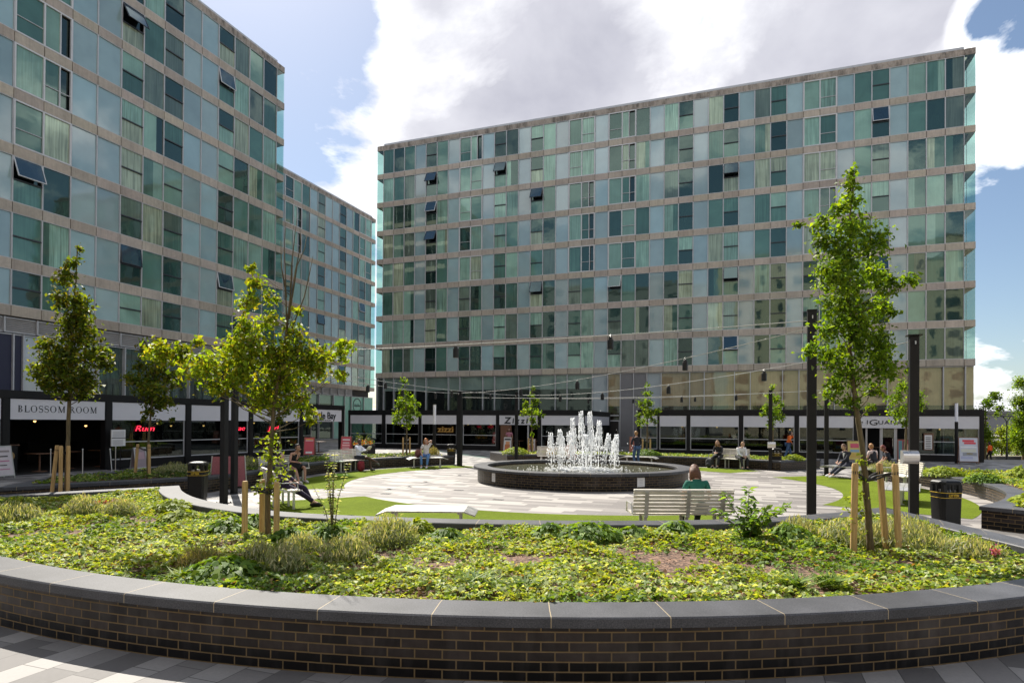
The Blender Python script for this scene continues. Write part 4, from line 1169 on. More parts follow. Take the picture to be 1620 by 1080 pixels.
POLES = dict(fr1=(6.3, 13.35, 4.45, .225), fr2=(8.1, 12.8, 3.86, .205), bl1=(-7.2, 15.9, 3.9, .185), bl2=(-7.86, 18.0, 4.05, .185),
             bb1=(-2.47, 30.1, 3.55, .26), bb2=(.22, 31.0, 3.52, .17), br1=(11.62, 28.55, 3.6, .19), br2=(12.83, 25.9, 3.6, .2))
PL = dict(fr1='thick black pole at the front right, its foot behind the planter coping', fr2='black pole beside the large litter bin on the right, carrying a steel drum',
          bl1='left black pole nearest the front planter', bl2='left black pole standing a step behind its twin', bb1='thickest black pole behind the left lawn next to a litter bin',
          bb2='slim black pole just left of the fountain basin', br1='slim black pole in front of a young tree with a small steel sign', br2='slim black pole at the foot of the reclining person')
for k, (x, y, h, w) in POLES.items(): pole(x, y, h, w/1.26, PL[k], k == 'fr2')
# curved steel control boxes hung on two poles
def drum(x, y, z, s, rz, label):
    r = empty('steel_drum', (x, y, z), rz, label, 'control box')
    m = MB(); m.smooth = False
    pr = []
    for i in range(13):
        a = R(-100)+R(200)*i/12; pr.append((-.14*s*math.cos(a)-.02*s, .17*s*math.sin(a)))
    for i in range(12):
        (y0, z0), (y1, z1) = pr[i], pr[i+1]
        m.quad((-.19*s, y0, z0), (.19*s, y0, z0), (.19*s, y1, z1), (-.19*s, y1, z1))
    m.build('shell', MAT['brushed'], r)
    e = MB()
    for sx in (-.19*s, .19*s): e.add([(sx, p[0], p[1]) for p in pr], [tuple(range(13))])
    e.box(-.19*s, .19*s, .0, .03, -.17*s, .17*s); e.build('end_cap', MAT['steel'], r)
drum(7.86, 12.57, 1.43, .78, -.12, 'curved brushed steel drum strapped to the right pole beside the bin')
drum(11.6, 28.37, 1.15, .85, -.3, 'small steel drum strapped to the slim far right pole')
def lantern():
    r = empty('hanging_lantern', (0, 0, 0))
    m = MB(); m.lathe([(.001, -.36), (.075, -.36), (.08, -.34), (.08, -.12), (.075, -.11)], 12); m.build('shade', MAT['black_soft'], r)
    c = MB(); c.lathe([(.055, -.115), (.055, -.06), (.03, -.04), (.012, -.035)], 10); c.build('collar', MAT['rubber'], r)
    h = MB(); h.tube([(0, 0, -.04), (.025, 0, -.015), (0, 0, .012), (-.025, 0, -.015), (0, 0, -.04)], .006, 5); h.build('hook', MAT['steel'], r)
    return r
LAN = lantern(); lan_n = [0]
def cable(pa, pb, sag, label, lamps, lab):
    a, b = Vector(pa), Vector(pb); n = 28
    f = lambda t: a.lerp(b, t) - Vector((0, 0, sag*4*t*(1-t)))
    m = MB(); m.tube([f(i/n) for i in range(n+1)], .010, 5)
    for i in range(1, 16): c = f(i/16); m.sphere(c, (.022, .022, .018), 6, 4)
    o = m.build('festoon_cable', MAT['cable']); tag(o, label, 'cable', 'festoon cables strung between the poles')
    for t, s, ll in lamps:
        o = LAN if lan_n[0] == 0 else copy_tree(LAN)
        lan_n[0] += 1
        o.location = f(t); o.rotation_euler.z = t*3; o.scale = (s*.82,)*3
        tag(o, ll, 'lantern', 'black lanterns hung on the festoon cables')
def ptop(k, d=.12): x, y, h, w = POLES[k]; return (x, y, h-d)
cable(ptop('fr1', .2), ptop('bl2', .1), .09, 'long festoon cable sagging across the whole plaza to the left poles',
      [(.285, 1.1, 'black lantern on the long crossing cable, right of the fountain'), (.545, 1.1, 'black lantern on the long crossing cable, over the left pavilion windows'), (.80, 1.0, 'black lantern on the long crossing cable nearest the left tree')], 0)
cable(ptop('fr1', .35), ptop('bb1', .1), .29, 'festoon cable from the thick front pole down to the thick back pole',
      [(.20, 1.1, 'black lantern nearest the thick front pole, on its lower cable'), (.47, 1.1, 'black lantern on the lower cable right above the jets'), (.68, 1.0, 'black lantern on the lower cable over the big sign lettering')], 0)
cable(ptop('fr2', .1), ptop('bb2', .1), .34, 'festoon cable from the drum pole through the tree to the slim pole by the basin',
      [(.20, 1.0, 'black lantern half way behind the right foreground tree'), (.40, 1.0, 'black lantern in front of the brown shop glazing, left of the right tree'), (.60, 1.0, 'black lantern in front of the grey cladding'), (.77, 1.0, 'black lantern before the pale blue panel')], 0)
cable(ptop('br1', .12), ptop('bb2', .25), .12, 'thin cable running level in front of the grey cladding',
      [(.28, .8, 'small far lantern in front of the tan glazing on the level cable'), (.52, .8, 'small far lantern above the young tree by the grey cladding'), (.70, .8, 'small far lantern right of the jets on the level cable')], 0)
cable(ptop('br2', .12), ptop('bb1', .3), .15, 'thin festoon cable from the reclining person\'s pole to the thick back pole',
      [(.22, .9, 'small lantern left of the slim right pole, lower of a close pair'), (.36, .9, 'small lantern before the tan glazing on the farther thin cable')], 0)
cable(ptop('bl1', .12), ptop('bb1', .1), .25, 'festoon cable from the nearer left pole to the thick back pole',
      [(.45, 1.0, 'black lantern in the gap between the two far blocks, higher of a pair'), (.62, .95, 'black lantern before the mint green panels'), (.82, .95, 'black lantern just left of the thick back pole')], 0)
cable(ptop('bl2', .15), ptop('bb2', .12), .18, 'faint festoon cable over the left lawn to the slim pole by the basin',
      [(.40, .9, 'lower black lantern in the gap beside the emblem'), (.66, .9, 'black lantern over the left pavilion doorway bays'), (.85, .9, 'small lantern beside the slim pole by the basin')], 0)

# ------------------------------------------------------------------ slim lamp columns with white heads
for i, (x, y, h, l) in enumerate(((-4.05, 33.2, 2.98, 'slim lamp column with a white head in front of the lit restaurant sign'), (24.5, 35.0, 3.32, 'slim lamp column with a white head at the right end of the restaurant front'), (-12.95, 29.1, 3.12, 'slim lamp column showing its white head between the two left poles'))):
    r = empty('lamp_column', (x, y, 0), -THETA, l, 'lamp', 'slim lamp columns with white heads')
    m = MB(); m.lathe([(.085, 0), (.085, h-1.03)], 14); m.build('shaft', MAT['black'], r)
    m = MB(); m.lathe([(.078, h-1.03), (.078, h-.02), (.001, h-.02)], 14); m.build('lamp_head', MAT['white_lamp'], r)
    m = MB(); m.lathe([(.088, h-.02), (.088, h), (.001, h+.005)], 14); m.build('cap', MAT['steel'], r)
# ------------------------------------------------------------------ A-boards
def aboard(loc, rz, label, h, w, board, bands, wood=True):
    r = empty('pavement_board', loc, rz, label, 'sign board', 'pavement sign boards outside the restaurants')
    t = R(10)
    for s in (-1, 1):
        Mx = Matrix.Translation((0, s*.02, h)) @ Matrix.Rotation(s*t, 4, 'X') @ Matrix.Translation((0, 0, -h))
        m = MB(); m.box(-w/2, -w/2+.035, -.012, .012, 0, h, Mx); m.box(w/2-.035, w/2, -.012, .012, 0, h, Mx); m.box(-w/2+.035, w/2-.035, -.012, .012, h-.035, h, Mx); m.box(-w/2+.035, w/2-.035, -.012, .012, .1, .135, Mx)
        m.build('frame', MAT['wood' if wood else 'steel'], r)
        p = MB(); p.col = (*board, 1); p.box(-w/2+.035, w/2-.035, -.008, .008, .135, h-.035, Mx)
        for (x0, x1, z0, z1, c) in bands:
            p.col = (*c, 1); yy = (-.011, -.0085) if s < 0 else (.0085, .011)
            p.box(x0*w, x1*w, yy[0], yy[1], z0*h, z1*h, Mx)
        p.build('poster', MAT['paint'], r)
    return r
pk = (.50, .075, .10); yl = (.75, .42, .06); wh = (.72, .70, .68); dkk = (.06, .05, .05)
b241 = aboard((-11.84, 37.2, 0), R(5), 'pink board lettered 2 4 1 beside the flower trough', 1.15, .62, pk, [(-.36, .36, .80, .83, wh), (-.3, .3, .16, .26, wh), (-.34, .34, .86, .90, yl)])
for ch, x in (('2', -.17), ('4', .0), ('1', .15)):
    me, wd = text_mesh(ch, .30, .006, bold=.03); me.materials.clear(); me.materials.append(MAT['paint'])
    at = me.attributes.new('Col', 'FLOAT_COLOR', 'FACE'); at.data.foreach_set('color', np.tile(np.array([.8, .5, .08, 1], np.float32), len(me.polygons)))
    o = part('lettering', me, b241); o.location = (x, -.115, .42); o.rotation_euler.x = R(-10)
aboard((-9.75, 37.5, 0), R(-8), 'pink board with pale lines right of the flower trough', 1.2, .66, pk, [(-.34, .34, .80, .86, wh), (-.30, .30, .66, .70, wh), (-.34, .34, .52, .60, (.8, .45, .45)), (-.32, .32, .42, .45, wh), (-.25, .25, .22, .30, wh)])
aboard((-.25, 41.9, 0), -THETA, 'white and orange poster board by the middle restaurant door', 1.15, .6, (.62, .60, .57), [(-.3, .3, .2, .55, (.55, .18, .07)), (-.2, .25, .5, .72, (.65, .30, .14)), (-.35, .35, .80, .90, dkk)])
aboard((1.3, 41.2, 0), -THETA, 'small poster board half behind the tree stakes by the middle restaurant', 1.05, .55, (.55, .50, .47), [(-.3, .3, .3, .6, (.45, .12, .1)), (-.3, .3, .7, .8, dkk)])
aboard((8.2, 42.6, 0), -THETA, 'terracotta board by the grey cladding behind the standing man', 1.2, .62, (.42, .16, .10), [(-.3, .3, .3, .7, (.35, .11, .07)), (-.28, .28, .75, .82, (.55, .35, .25))])
bo = aboard((24.75, 34.45, 0), -THETA-.1, 'tall poster board with a red heading at the right end of the restaurant front', 1.45, .9, (.55, .58, .66), [(-.3, .28, .82, .90, (.65, .06, .09)), (-.22, .36, .74, .81, (.65, .06, .09)), (-.4, .4, .60, .66, (.75, .76, .78)), (-.38, .36, .44, .56, (.62, .63, .55)), (-.3, .4, .30, .42, (.30, .32, .36)), (-.4, .2, .18, .28, (.42, .45, .62)), (-.1, .2, .36, .41, (.6, .5, .15))])
aboard((19.2, 35.6, 0), -THETA, 'yellow poster board with a red blot behind the seated group', 1.2, .75, (.62, .50, .16), [(-.28, .28, .66, .86, (.62, .10, .16)), (-.3, .3, .46, .58, (.25, .40, .52)), (-.36, .36, .2, .4, (.6, .42, .10))])
aboard((21.7, 35.0, 0), -THETA-.15, 'dark red poster board beside the open doorway, left of a teal one', 1.3, .8, (.30, .035, .05), [(-.42, -.20, .14, .94, (.09, .22, .25)), (.0, .3, .5, .8, (.55, .28, .2)), (-.1, .35, .2, .45, (.45, .05, .08)), (-.15, -.05, .15, .92, (.08, .06, .06))])
aboard((-17.5, 21.75, 0), PI/2-THETA+.2, 'pale menu board at the left edge before the dark open front', 1.15, .7, (.62, .56, .57), [(-.36, .36, .80, .86, (.3, .25, .25)), (-.3, .25, .66, .70, dkk), (-.3, .3, .52, .56, (.5, .2, .3)), (-.3, .15, .40, .43, dkk), (-.3, .28, .28, .31, (.5, .2, .3))], False)
aboard((-15.2, 25.9, 0), PI/2-THETA, 'small tilted board leaning among the left planting by the menu stand', .95, .55, (.30, .24, .26), [(-.3, .3, .5, .8, (.45, .3, .33))], False)
# menu case by the right door, menu stand on the left
m = empty('menu_case', E(9.9, 42.96, 1.0), -THETA, 'white menu case with a dark red edge on the post right of the doorway', 'menu case')
q = MB(); q.box(-.24, .24, -.05, .0, -.35, .62); q.build('case', MAT['wood'], m)
q = MB(); q.box(-.2, .17, -.056, -.05, -.3, .52); q.mat = 1
for j in range(7): q.box(-.15, .11, -.058, -.056, -.24+.1*j, -.20+.1*j)
q.build('sheet', [MAT['paper'], MAT['iron']], m)
m = empty('menu_stand', E(-24.6, 19.15), PI/2-THETA, 'white two-sheet menu stand on a black post beside the first neon window', 'menu stand')
q = MB(); q.tube([(-.1, 0, 0), (-.1, 0, 1.0)], .025, 6); q.tube([(.12, 0, 0), (.12, 0, 1.0)], .025, 6); q.box(-.3, .3, -.2, .2, 0, .03); q.build('post', MAT['black'], m)
q = MB(); q.box(-.31, .31, -.05, .0, .98, 1.66); q.build('case', MAT['paper'], m)
q = MB(); q.box(-.31, .31, -.056, -.05, 1.30, 1.33)
for j in range(6): q.box(-.26, .24, -.054, -.05, 1.37+.042*j, 1.378+.042*j); q.box(-.26, .2, -.054, -.05, 1.03+.038*j, 1.038+.038*j)
q.build('printing', MAT['iron'], m)
# host desk and rope posts in the open front
m = empty('host_desk', E(-26.4, 15.85), PI/2-THETA, 'black host desk with a tan oval badge inside the dark open front', 'desk')
q = MB(); q.bbox(-.55, .55, 0, .5, 0, 1.05, .01); q.build('body', MAT['black'], m)
q = MB(); q.box(-.6, .6, -.04, .54, 1.05, 1.09); q.build('top', MAT['wood'], m)
q = MB(); q.lathe([(.001, 0), (.34, 0), (.36, .006), (.36, 0)], 24, Matrix.Translation((.08, -.008, .66)) @ Matrix.Rotation(PI/2, 4, 'X') @ Matrix.Diagonal((1, .62, 1, 1))); q.mat = 1
for j in range(7): q.box(-.16+.07*j, -.12+.07*j, -.018, -.006, .6, .6+.1+.05*((j*3) % 2))
q.build('badge', [MAT['stake'], MAT['wood']], m)
def rope_post(i, p, tilt, l):
    r = empty('rope_post', p, 0, l, 'post', 'slim rope posts by the dark open front')
    q = MB(); q.lathe([(.14, 0), (.14, .02), (.03, .035)], 16); q.build('base', MAT['steel'], r)
    q = MB(); q.tube([(0, 0, .03), (tilt[0], tilt[1], .92)], .018, 8); q.sphere((tilt[0], tilt[1], .94), .03, 8, 6); q.build('shaft', MAT['steel'], r)
for i, (u, d, t, l) in enumerate(((16.3, -24.4, (0, 0), 'dim upright rope post farthest left by the open front'), (16.95, -23.6, (-.02, .02), 'upright rope post left of the first tree trunk'), (17.6, -22.9, (-.10, .03), 'leaning rope post right of the first tree trunk'), (18.75, -24.2, (0, 0), 'thicker pale rope post beside the pavilion post'))):
    rope_post(i, E(d, u), t, l)
# flower trough outside the far left bay
m = empty('flower_trough', E(-22.6, 34.2), PI/2-THETA, 'dark trough of orange and yellow flowers between two pink boards', 'planter')
q = MB(); q.bbox(-.95, .95, -.3, .3, 0, .62, .02); q.build('trough', MAT['black'], m)
fl = 260; P = np.c_[nrng.uniform(-.9, .9, fl), nrng.uniform(-.28, .28, fl), .62+np.abs(nrng.normal(.12, .10, fl))]
colr = np.array([[.55, .12, .02], [.6, .30, .03], [.30, .05, .05], [.10, .16, .03], [.12, .2, .04]])[nrng.integers(0, 5, fl)]
leaf_object('flowers', P, nrng.uniform(.06, .13, fl), nrng.normal(size=(fl, 3))+[0, 0, 1.2], colr, MAT['cover'], m, .8)
P = np.c_[np.r_[nrng.normal(-.45, .12, 70), nrng.normal(.5, .10, 50)], nrng.normal(0, .1, 120), .8+np.abs(nrng.normal(.25, .16, 120))]
leaf_object('tall_leaves', P, nrng.uniform(.10, .2, 120), nrng.normal(size=(120, 3)), np.tile([.10, .13, .03], (120, 1))*nrng.uniform(.6, 1.4, (120, 1)), MAT['cover'], m, .4)
# pink fabric stand between the left poles (folded barrier)
m = empty('pink_barrier', (-8.6, 19.3, 0), face_to((-8.6, 19.3), (-2, 10)), 'dusty pink fabric barrier half hidden behind the left poles', 'barrier')
q = MB()
q.tube([(-.52, 0, 0), (-.46, 0, 1.0)], .018, 6); q.tube([(.52, 0, 0), (.46, 0, 1.0)], .018, 6); q.build('frame', MAT['steel'], m)
q = MB(); q.col = (.30, .10, .11, 1); n = 14
for i in range(n):
    x0, x1 = -.5+1.0*i/n, -.5+1.0*(i+1)/n; f = lambda x: .03*math.sin(x*14)
    q.add([(x0*1.02, f(x0), .06), (x1*1.02, f(x1), .06), (x1*.9, f(x1)*.4, .98), (x0*.9, f(x0)*.4, .98)], [(0, 1, 2, 3)])
    q.add([(x0*1.02, f(x0)+.012, .06), (x1*1.02, f(x1)+.012, .06), (x1*.9, f(x1)*.4+.012, .98), (x0*.9, f(x0)*.4+.012, .98)], [(3, 2, 1, 0)])
q.build('fabric', MAT['cloth'], m)

# ------------------------------------------------------------------ far right: car park edge
def car(loc, rz, label, col):
    r = empty('parked_car', loc, rz, label, 'car', 'cars parked beyond the right trees')
    prof = [(-2.1, .32), (-2.12, .62), (-2.0, .86), (-1.75, .92), (-1.2, 1.40), (-.7, 1.48), (.25, 1.47), (.95, 1.0), (1.75, .86), (2.08, .68), (2.12, .35)]
    m = MB(); m.col = (*col, 1)
    half = []
    for (x, z) in prof:
        w = .86 if z < 1.0 else .86-.22*(z-1.0)/.48
        half.append((x, w, z))
    n = len(half)
    v = [(x, -w, z) for x, w, z in half]+[(x, w, z) for x, w, z in half]
    f = [(i, i+1, n+i+1, n+i) for i in range(n-1)] + [tuple(range(n)), tuple(range(2*n-1, n-1, -1)), (n-1, 0, n, 2*n-1)]
    m.add(v, f); m.build('body', MAT['carpaint'], r)
    g = MB()
    for s in (-1, 1):
        for (xa, xb, ta, tb) in ((-1.42, -.42, -1.15, -.42), (-.36, .74, -.36, .27)):
            g.add([(xa, s*.868, .95), (xb, s*.868, .95), (tb, s*.70, 1.40), (ta, s*.70, 1.40)], [(0, 1, 2, 3)])
    g.build('side_glass', MAT['carglass'], r)
    g = MB(); g.add([(.93, -.74, 1.025), (.93, .74, 1.025), (.33, .64, 1.435), (.33, -.64, 1.435)], [(0, 1, 2, 3)]); g.build('windscreen', MAT['carglass'], r)
    g = MB(); g.add([(-1.71, -.74, .985), (-1.71, .74, .985), (-1.23, .64, 1.39), (-1.23, -.64, 1.39)], [(3, 2, 1, 0)]); g.build('rear_window', MAT['carglass'], r)
    for sx in (-1.3, 1.32):
        for s in (-1, 1):
            w = MB(); w.lathe([(.19, -.1), (.31, -.1), (.32, -.06), (.32, .06), (.31, .1), (.19, .1)], 18, Matrix.Translation((sx, s*.80, .32)) @ Matrix.Rotation(PI/2, 4, 'X'))
            o = w.build('wheel', MAT['rubber'], r)
            h = MB(); h.lathe([(.001, .0), (.19, 0), (.19, .03)], 12, Matrix.Translation((sx, s*.865, .32)) @ Matrix.Rotation(-s*PI/2, 4, 'X')); h.build('rim', MAT['steel'], o)
    for s in (-1, 1):
        h = MB(); h.sphere((2.0, s*.62, .68), (.1, .17, .08), 8, 6); h.build('headlight', MAT['white_lamp'], r)
        h = MB(); h.col = (.35, .02, .02, 1); h.box(-2.09, -2.0, s*.62-.14, s*.62+.14, .66, .82); h.build('tail_light', MAT['paint'], r)
car((54.2, 72.0, -.95), R(96), 'white hatchback parked beside the orange-jacketed walker', (.72, .73, .75))
car((57.2, 72.6, -.95), R(94), 'dark hatchback parked at the right edge behind the lamp post', (.03, .035, .045))
r = empty('street_lamp', (39.6, 50.8, -.9), .1, 'grey street lamp with a flat two-armed head among the far right trees', 'street lamp')
q = MB(); q.lathe([(.09, 0), (.085, .9), (.05, .95), (.045, 3.35)], 10); q.build('shaft', MAT['iron'], r)
q = MB(); q.tube([(0, 0, 3.3), (-.32, 0, 3.72)], .03, 6); q.tube([(0, 0, 3.3), (.32, 0, 3.72)], .03, 6); q.build('arm', MAT['iron'], r)
q = MB(); q.lathe([(.001, 3.72), (.50, 3.72), (.50, 3.77), (.36, 3.82), (.001, 3.84)], 18); q.build('lamp_head', MAT['iron'], r)
q = MB(); q.box(41, 75, 56.0, 56.5, -1.2, -.55); o = q.build('low_wall', MAT['beige_wall']); tag(o, 'low pale wall edging the far right car park', 'wall')
q = MB(); q.box(42.1, 45.0, 55.3, 55.8, -1.2, -.56); o = q.build('dark_bench', MAT['iron']); tag(o, 'long dark block seat before the low pale wall at far right', 'seat')
GREEN_A = [(.14, .215, .012), (.20, .26, .014), (.25, .275, .016), (.10, .165, .012), (.20, .18, .02), (.17, .24, .014)]
GREEN_B = [(.085, .16, .012), (.13, .21, .014), (.065, .125, .012), (.175, .245, .016), (.11, .18, .014)]
GREEN_C = [(.065, .10, .010), (.095, .135, .010), (.13, .16, .012), (.05, .08, .010), (.14, .125, .015)]
LIME = [(.20, .27, .022), (.26, .31, .03), (.15, .21, .02)]
def pick(pal, n, var=.25):
    a = np.array(pal)[nrng.integers(0, len(pal), n)]
    return a*nrng.uniform(1-var, 1+var, (n, 1))
def tree(label, base, px, s, trunk_px, r0, clumps, pal, lsize, dens, stakes=None, bare=(), group='young staked trees round the plaza', strap=1.0, sprout=()):
    """px: (x0, y0) of the foot on the measured elevation and s its scale, so every offset below is metres/s from the foot"""
    x0, y0 = px
    W_ = lambda p, dy=0.0: Vector(((p[0]-x0)/s, dy, (y0-p[1])/s))
    base = (base[0], base[1], base[2] or ground_z(base[0], base[1]))
    root = empty('young_tree', base, 0, label, 'tree', group)
    tp = [W_(p) for p in trunk_px]
    ztop = tp[-1].z
    n = len(tp)
    m = MB(); m.smooth = True
    # densify the stem, with a little sway
    pts = []; rad = []
    for i in range(n-1):
        for k in range(4):
            t = k/4; p = tp[i].lerp(tp[i+1], t); f = max(0.0, p.z/ztop)
            pts.append(p+Vector((rng.uniform(-1, 1), rng.uniform(-1, 1), 0))*r0*.14*(1 if i+k else 0)); rad.append(r0*(1.18 if i+k == 0 else 1)*(1-.80*f**1.1)*rng.uniform(.94, 1.06))
    pts.append(tp[-1]); rad.append(r0*.12)
    m.tube(pts, rad, 9)
    crown_lo = min((y0-c[1]-c[2]*.8)/s for c in clumps)
    P = []; N = []; Z = []
    def stem_at(z):
        for a, b in zip(pts[:-1], pts[1:]):
            if a.z <= z <= b.z: return a.lerp(b, (z-a.z)/max(b.z-a.z, 1e-4))
        return pts[-1]
    br = MB(); br.smooth = True
    for c in clumps:
        r = c[2]/s
        ctr = W_(c); far = abs(ctr.x-stem_at(ctr.z).x)
        dy = c[3] if len(c) > 3 else rng.uniform(-.75, .75)*min(.75, max(.12, .5*far+.45*r*2))
        ctr.y = dy
        hd = (Vector((ctr.x, ctr.y, 0))-Vector((stem_at(ctr.z).x, stem_at(ctr.z).y, 0))).length
        za = min(max(crown_lo*.96, ctr.z-.42*hd-.12), ztop*.97)
        a = stem_at(za)
        mid = a.lerp(ctr, .5)+Vector((rng.uniform(-.04, .04), rng.uniform(-.04, .04), -.06*hd+rng.uniform(0, .05)))
        rb = max(.0055, r0*.30*(1-.7*za/ztop))
        br.tube([a, a.lerp(mid, .55), mid, mid.lerp(ctr, .6)+Vector((0, 0, .02)), ctr], [rb, rb*.85, rb*.65, rb*.45, rb*.2], 5)
        nt = max(4, int(6+r*14))
        N_c = int(dens*(r*r)*1.18)+9; tone = rng.uniform(.78, 1.35)
        tw = []
        for k in range(nt):
            d = Vector((rng.gauss(0, 1), rng.gauss(0, 1), rng.gauss(0.1, .8)))
            d.normalize(); e = ctr+d*r*rng.uniform(.6, 1.0)
            q = ctr.lerp(e, .5)+Vector((0, 0, rng.uniform(-.02, .04)))
            if r > .1: br.tube([ctr, q, e], [rb*.35, rb*.22, .0015], 3, False)
            tw.append((ctr, q, e))
        for k in range(N_c):
            t = tw[rng.randrange(nt)]; f = rng.random()**.7
            p = t[0].lerp(t[1], f*2) if f < .5 else t[1].lerp(t[2], f*2-1)
            off = Vector((rng.gauss(0, 1), rng.gauss(0, 1), rng.gauss(0, 1)))*r*.26
            P.append(p+off); N.append((p+off-ctr)/max(r, .01)*.55); Z.append(tone)
    m2 = m
    o = m2.build('trunk', MAT['bark'], root)
    br.build('limbs', MAT['bark'], root)
    if bare:
        b = MB(); b.smooth = True
        for line in bare:
            q = [W_(p, rng.uniform(-.03, .03)) for p in line]
            b.tube(q, [.012-.009*i/(len(q)-1) for i in range(len(q))], 5)
        b.build('bare_twigs', MAT['bark'], root)
    P = np.array([tuple(p) for p in P]); n = len(P)
    Nn = np.array([tuple(q) for q in N])+nrng.normal(0, .75, (n, 3))+[0, 0, .55]
    drs = nrng.normal(0, .7, (n, 3))+[0, 0, -.45]
    leaf_object('crown', P, nrng.uniform(.5, 1.4, n)*lsize*1.1, Nn, pick(pal, n, .4)*np.array(Z)[:, None], MAT['leaf'], root, .62, drs)
    if sprout:
        P = []; 
        for (x, y, r) in sprout:
            c = W_((x, y)); k = int(16+r*1.4)
            P += [tuple(c+Vector((rng.gauss(0, .55), rng.gauss(0, .55), rng.gauss(0, .55)))*r/s) for _ in range(k)]
        P = np.array(P); n = len(P)
        leaf_object('stem_shoots', P, nrng.uniform(.7, 1.3, n)*lsize, nrng.normal(0, .7, (n, 3))+[0, -.2, .8], pick(LIME, n), MAT['leaf'], root, .6)
    if stakes:
        sr = empty('tree_stakes', base, 0, stakes[0], 'tree stakes', 'timber tree stakes')
        hgt = stakes[1]
        tops = []
        for (dx, dy, lx) in stakes[2]:
            q = MB(); q.smooth = False
            q.tube([(dx, dy, -.06), (dx+lx, dy, hgt*.97), (dx+lx, dy, hgt)], [.042, .041, .034], 9); q.build('stake', MAT['stake'], sr)
            tops.append(Vector((dx+lx*.93, dy, hgt*.90)))
        q = MB(); ty = stem_at(hgt*.84)
        for t in tops:
            d = (t-ty); 
            for zz in (-.02, .02): q.tube([t+Vector((0, .03, zz*.2)), ty+d*.35+Vector((0, 0, zz-.02)), ty+Vector((.04, 0, zz*.5-.03)), ty+Vector((0, -.05, zz*.5-.03)), ty+d*.35+Vector((0, 0, -zz-.02))], .013, 5)
            q.lathe([(.041, -.02), (.041, .02)], 9, Matrix.Translation(t))
        q.build('strap', MAT['rubber'], sr)
    return root
# ---- foreground left: lopsided crown with bare leader
tree('lopsided foreground tree on the left with yellowish leaves and bare leader twigs', (-3.46, 9.06, .38), (425, 852), 110.9,
     [(425, 856), (424, 780), (428, 700), (432, 640), (440, 590), (450, 530), (456, 470), (458, 430)], .043,
     [(240,562,24),(262,567,27),(285,560,22),(300,578,32),(335,562,30),(342,590,32),(370,560,34),(385,598,38),(410,560,36),(432,590,40),(455,602,38),(480,580,34),(470,552,32),(505,562,28),(528,555,22),(545,546,15),(390,522,24),(402,482,22),(406,452,19),(400,428,10),(415,505,20),(455,525,22),(470,495,12),(330,612,18),(420,632,28),(395,628,24),(462,636,24),(482,655,15),(498,668,11),(355,618,20),(507,592,18),(530,596,13),(546,598,8),(310,543,12),(370,518,9),(440,560,30),(360,580,26),(418,470,16)],
     GREEN_A, .067, 3300, ('three timber stakes with a black strap round the lopsided foreground tree', .82, [(-.33, -.02, .0), (-.19, .25, .0), (.16, -.12, .0)]),
     bare=[[(452, 520), (449, 440), (446, 390), (448, 352)], [(456, 500), (458, 420), (462, 372), (464, 348)], [(455, 505), (464, 430), (472, 385), (471, 362)], [(458, 470), (466, 420), (478, 392), (480, 372)], [(450, 470), (442, 420), (440, 380)], [(460, 520), (478, 470), (488, 430), (492, 405)]],
     sprout=[(430, 712, 18), (441, 735, 16), (420, 725, 12), (446, 752, 14), (432, 765, 14), (408, 772, 10), (436, 780, 10), (428, 695, 10)])
# ---- foreground right
tree('tall foreground tree on the right with a dense green crown over the thick pole', (4.67, 8.26, .38), (1378, 880), 121.6,
     [(1378, 884), (1372, 790), (1366, 720), (1356, 660), (1350, 620), (1345, 560), (1342, 450), (1345, 340), (1350, 275)], .044,
     [(1352,276,11),(1342,300,20),(1350,325,24),(1326,335,18),(1302,355,22),(1330,370,32),(1360,360,24),(1297,390,24),(1320,410,38),(1362,400,32),(1303,450,34),(1350,450,40),(1388,440,32),(1402,455,24),(1416,458,17),(1320,490,38),(1370,500,40),(1405,490,26),(1420,498,12),(1303,530,28),(1350,550,40),(1392,540,32),(1312,570,30),(1340,600,34),(1375,590,32),(1398,570,22),(1296,560,18),(1322,625,22),(1350,640,20),(1384,625,20),(1400,600,14),(1380,652,12),(1277,352,10),(1285,440,16),(1340,520,36),(1335,430,30)],
     GREEN_B, .060, 3700, ('three timber stakes with a crossed black strap round the right foreground tree', 1.18, [(-.25, -.05, .02), (.24, .05, -.10), (.30, -.12, -.06)]),
     sprout=[(1363, 760, 10), (1362, 735, 9), (1357, 790, 16), (1365, 815, 18), (1350, 830, 16), (1352, 805, 14)])
# ---- left middle
tree('young tree in front of the left white panels with a dense dark lower crown', (-10.32, 14.74, .38), (105, 800), 68.0,
     [(105, 806), (106, 740), (107, 690), (108, 620), (112, 540), (116, 460), (117, 410)], .052,
     [(117,415,8),(115,440,14),(110,465,19),(115,495,23),(100,502,18),(125,520,23),(97,530,24),(120,555,30),(82,570,22),(105,585,36),(138,580,26),(155,600,17),(77,610,26),(110,620,38),(143,625,26),(62,615,13),(164,590,9),(90,636,18),(125,638,18),(148,632,13),(104,650,9),(66,632,10),(126,652,8),(112,530,22)],
     GREEN_C, .095, 1900, ('three timber stakes under the left white-panel tree', 1.08, [(-.38, .05, .11), (.0, -.2, .0), (.10, -.1, .0)]))
tree('young tree before the first neon word with a ragged crown', (-10.62, 18.56, .36), (235, 757), 54.0,
     [(235, 762), (234, 720), (236, 680), (240, 640), (243, 590), (245, 540)], .042,
     [(245,545,13),(232,552,15),(252,560,15),(216,577,13),(240,590,24),(264,600,18),(226,610,22),(250,620,24),(280,610,11),(216,602,15),(235,635,20),(258,638,16),(237,652,10),(226,664,6),(252,668,5),(264,664,5)],
     GREEN_C, .10, 1500, ('timber stakes under the ragged tree before the neon word', 1.0, [(-.45, .1, .08), (.10, -.1, -.02)]))
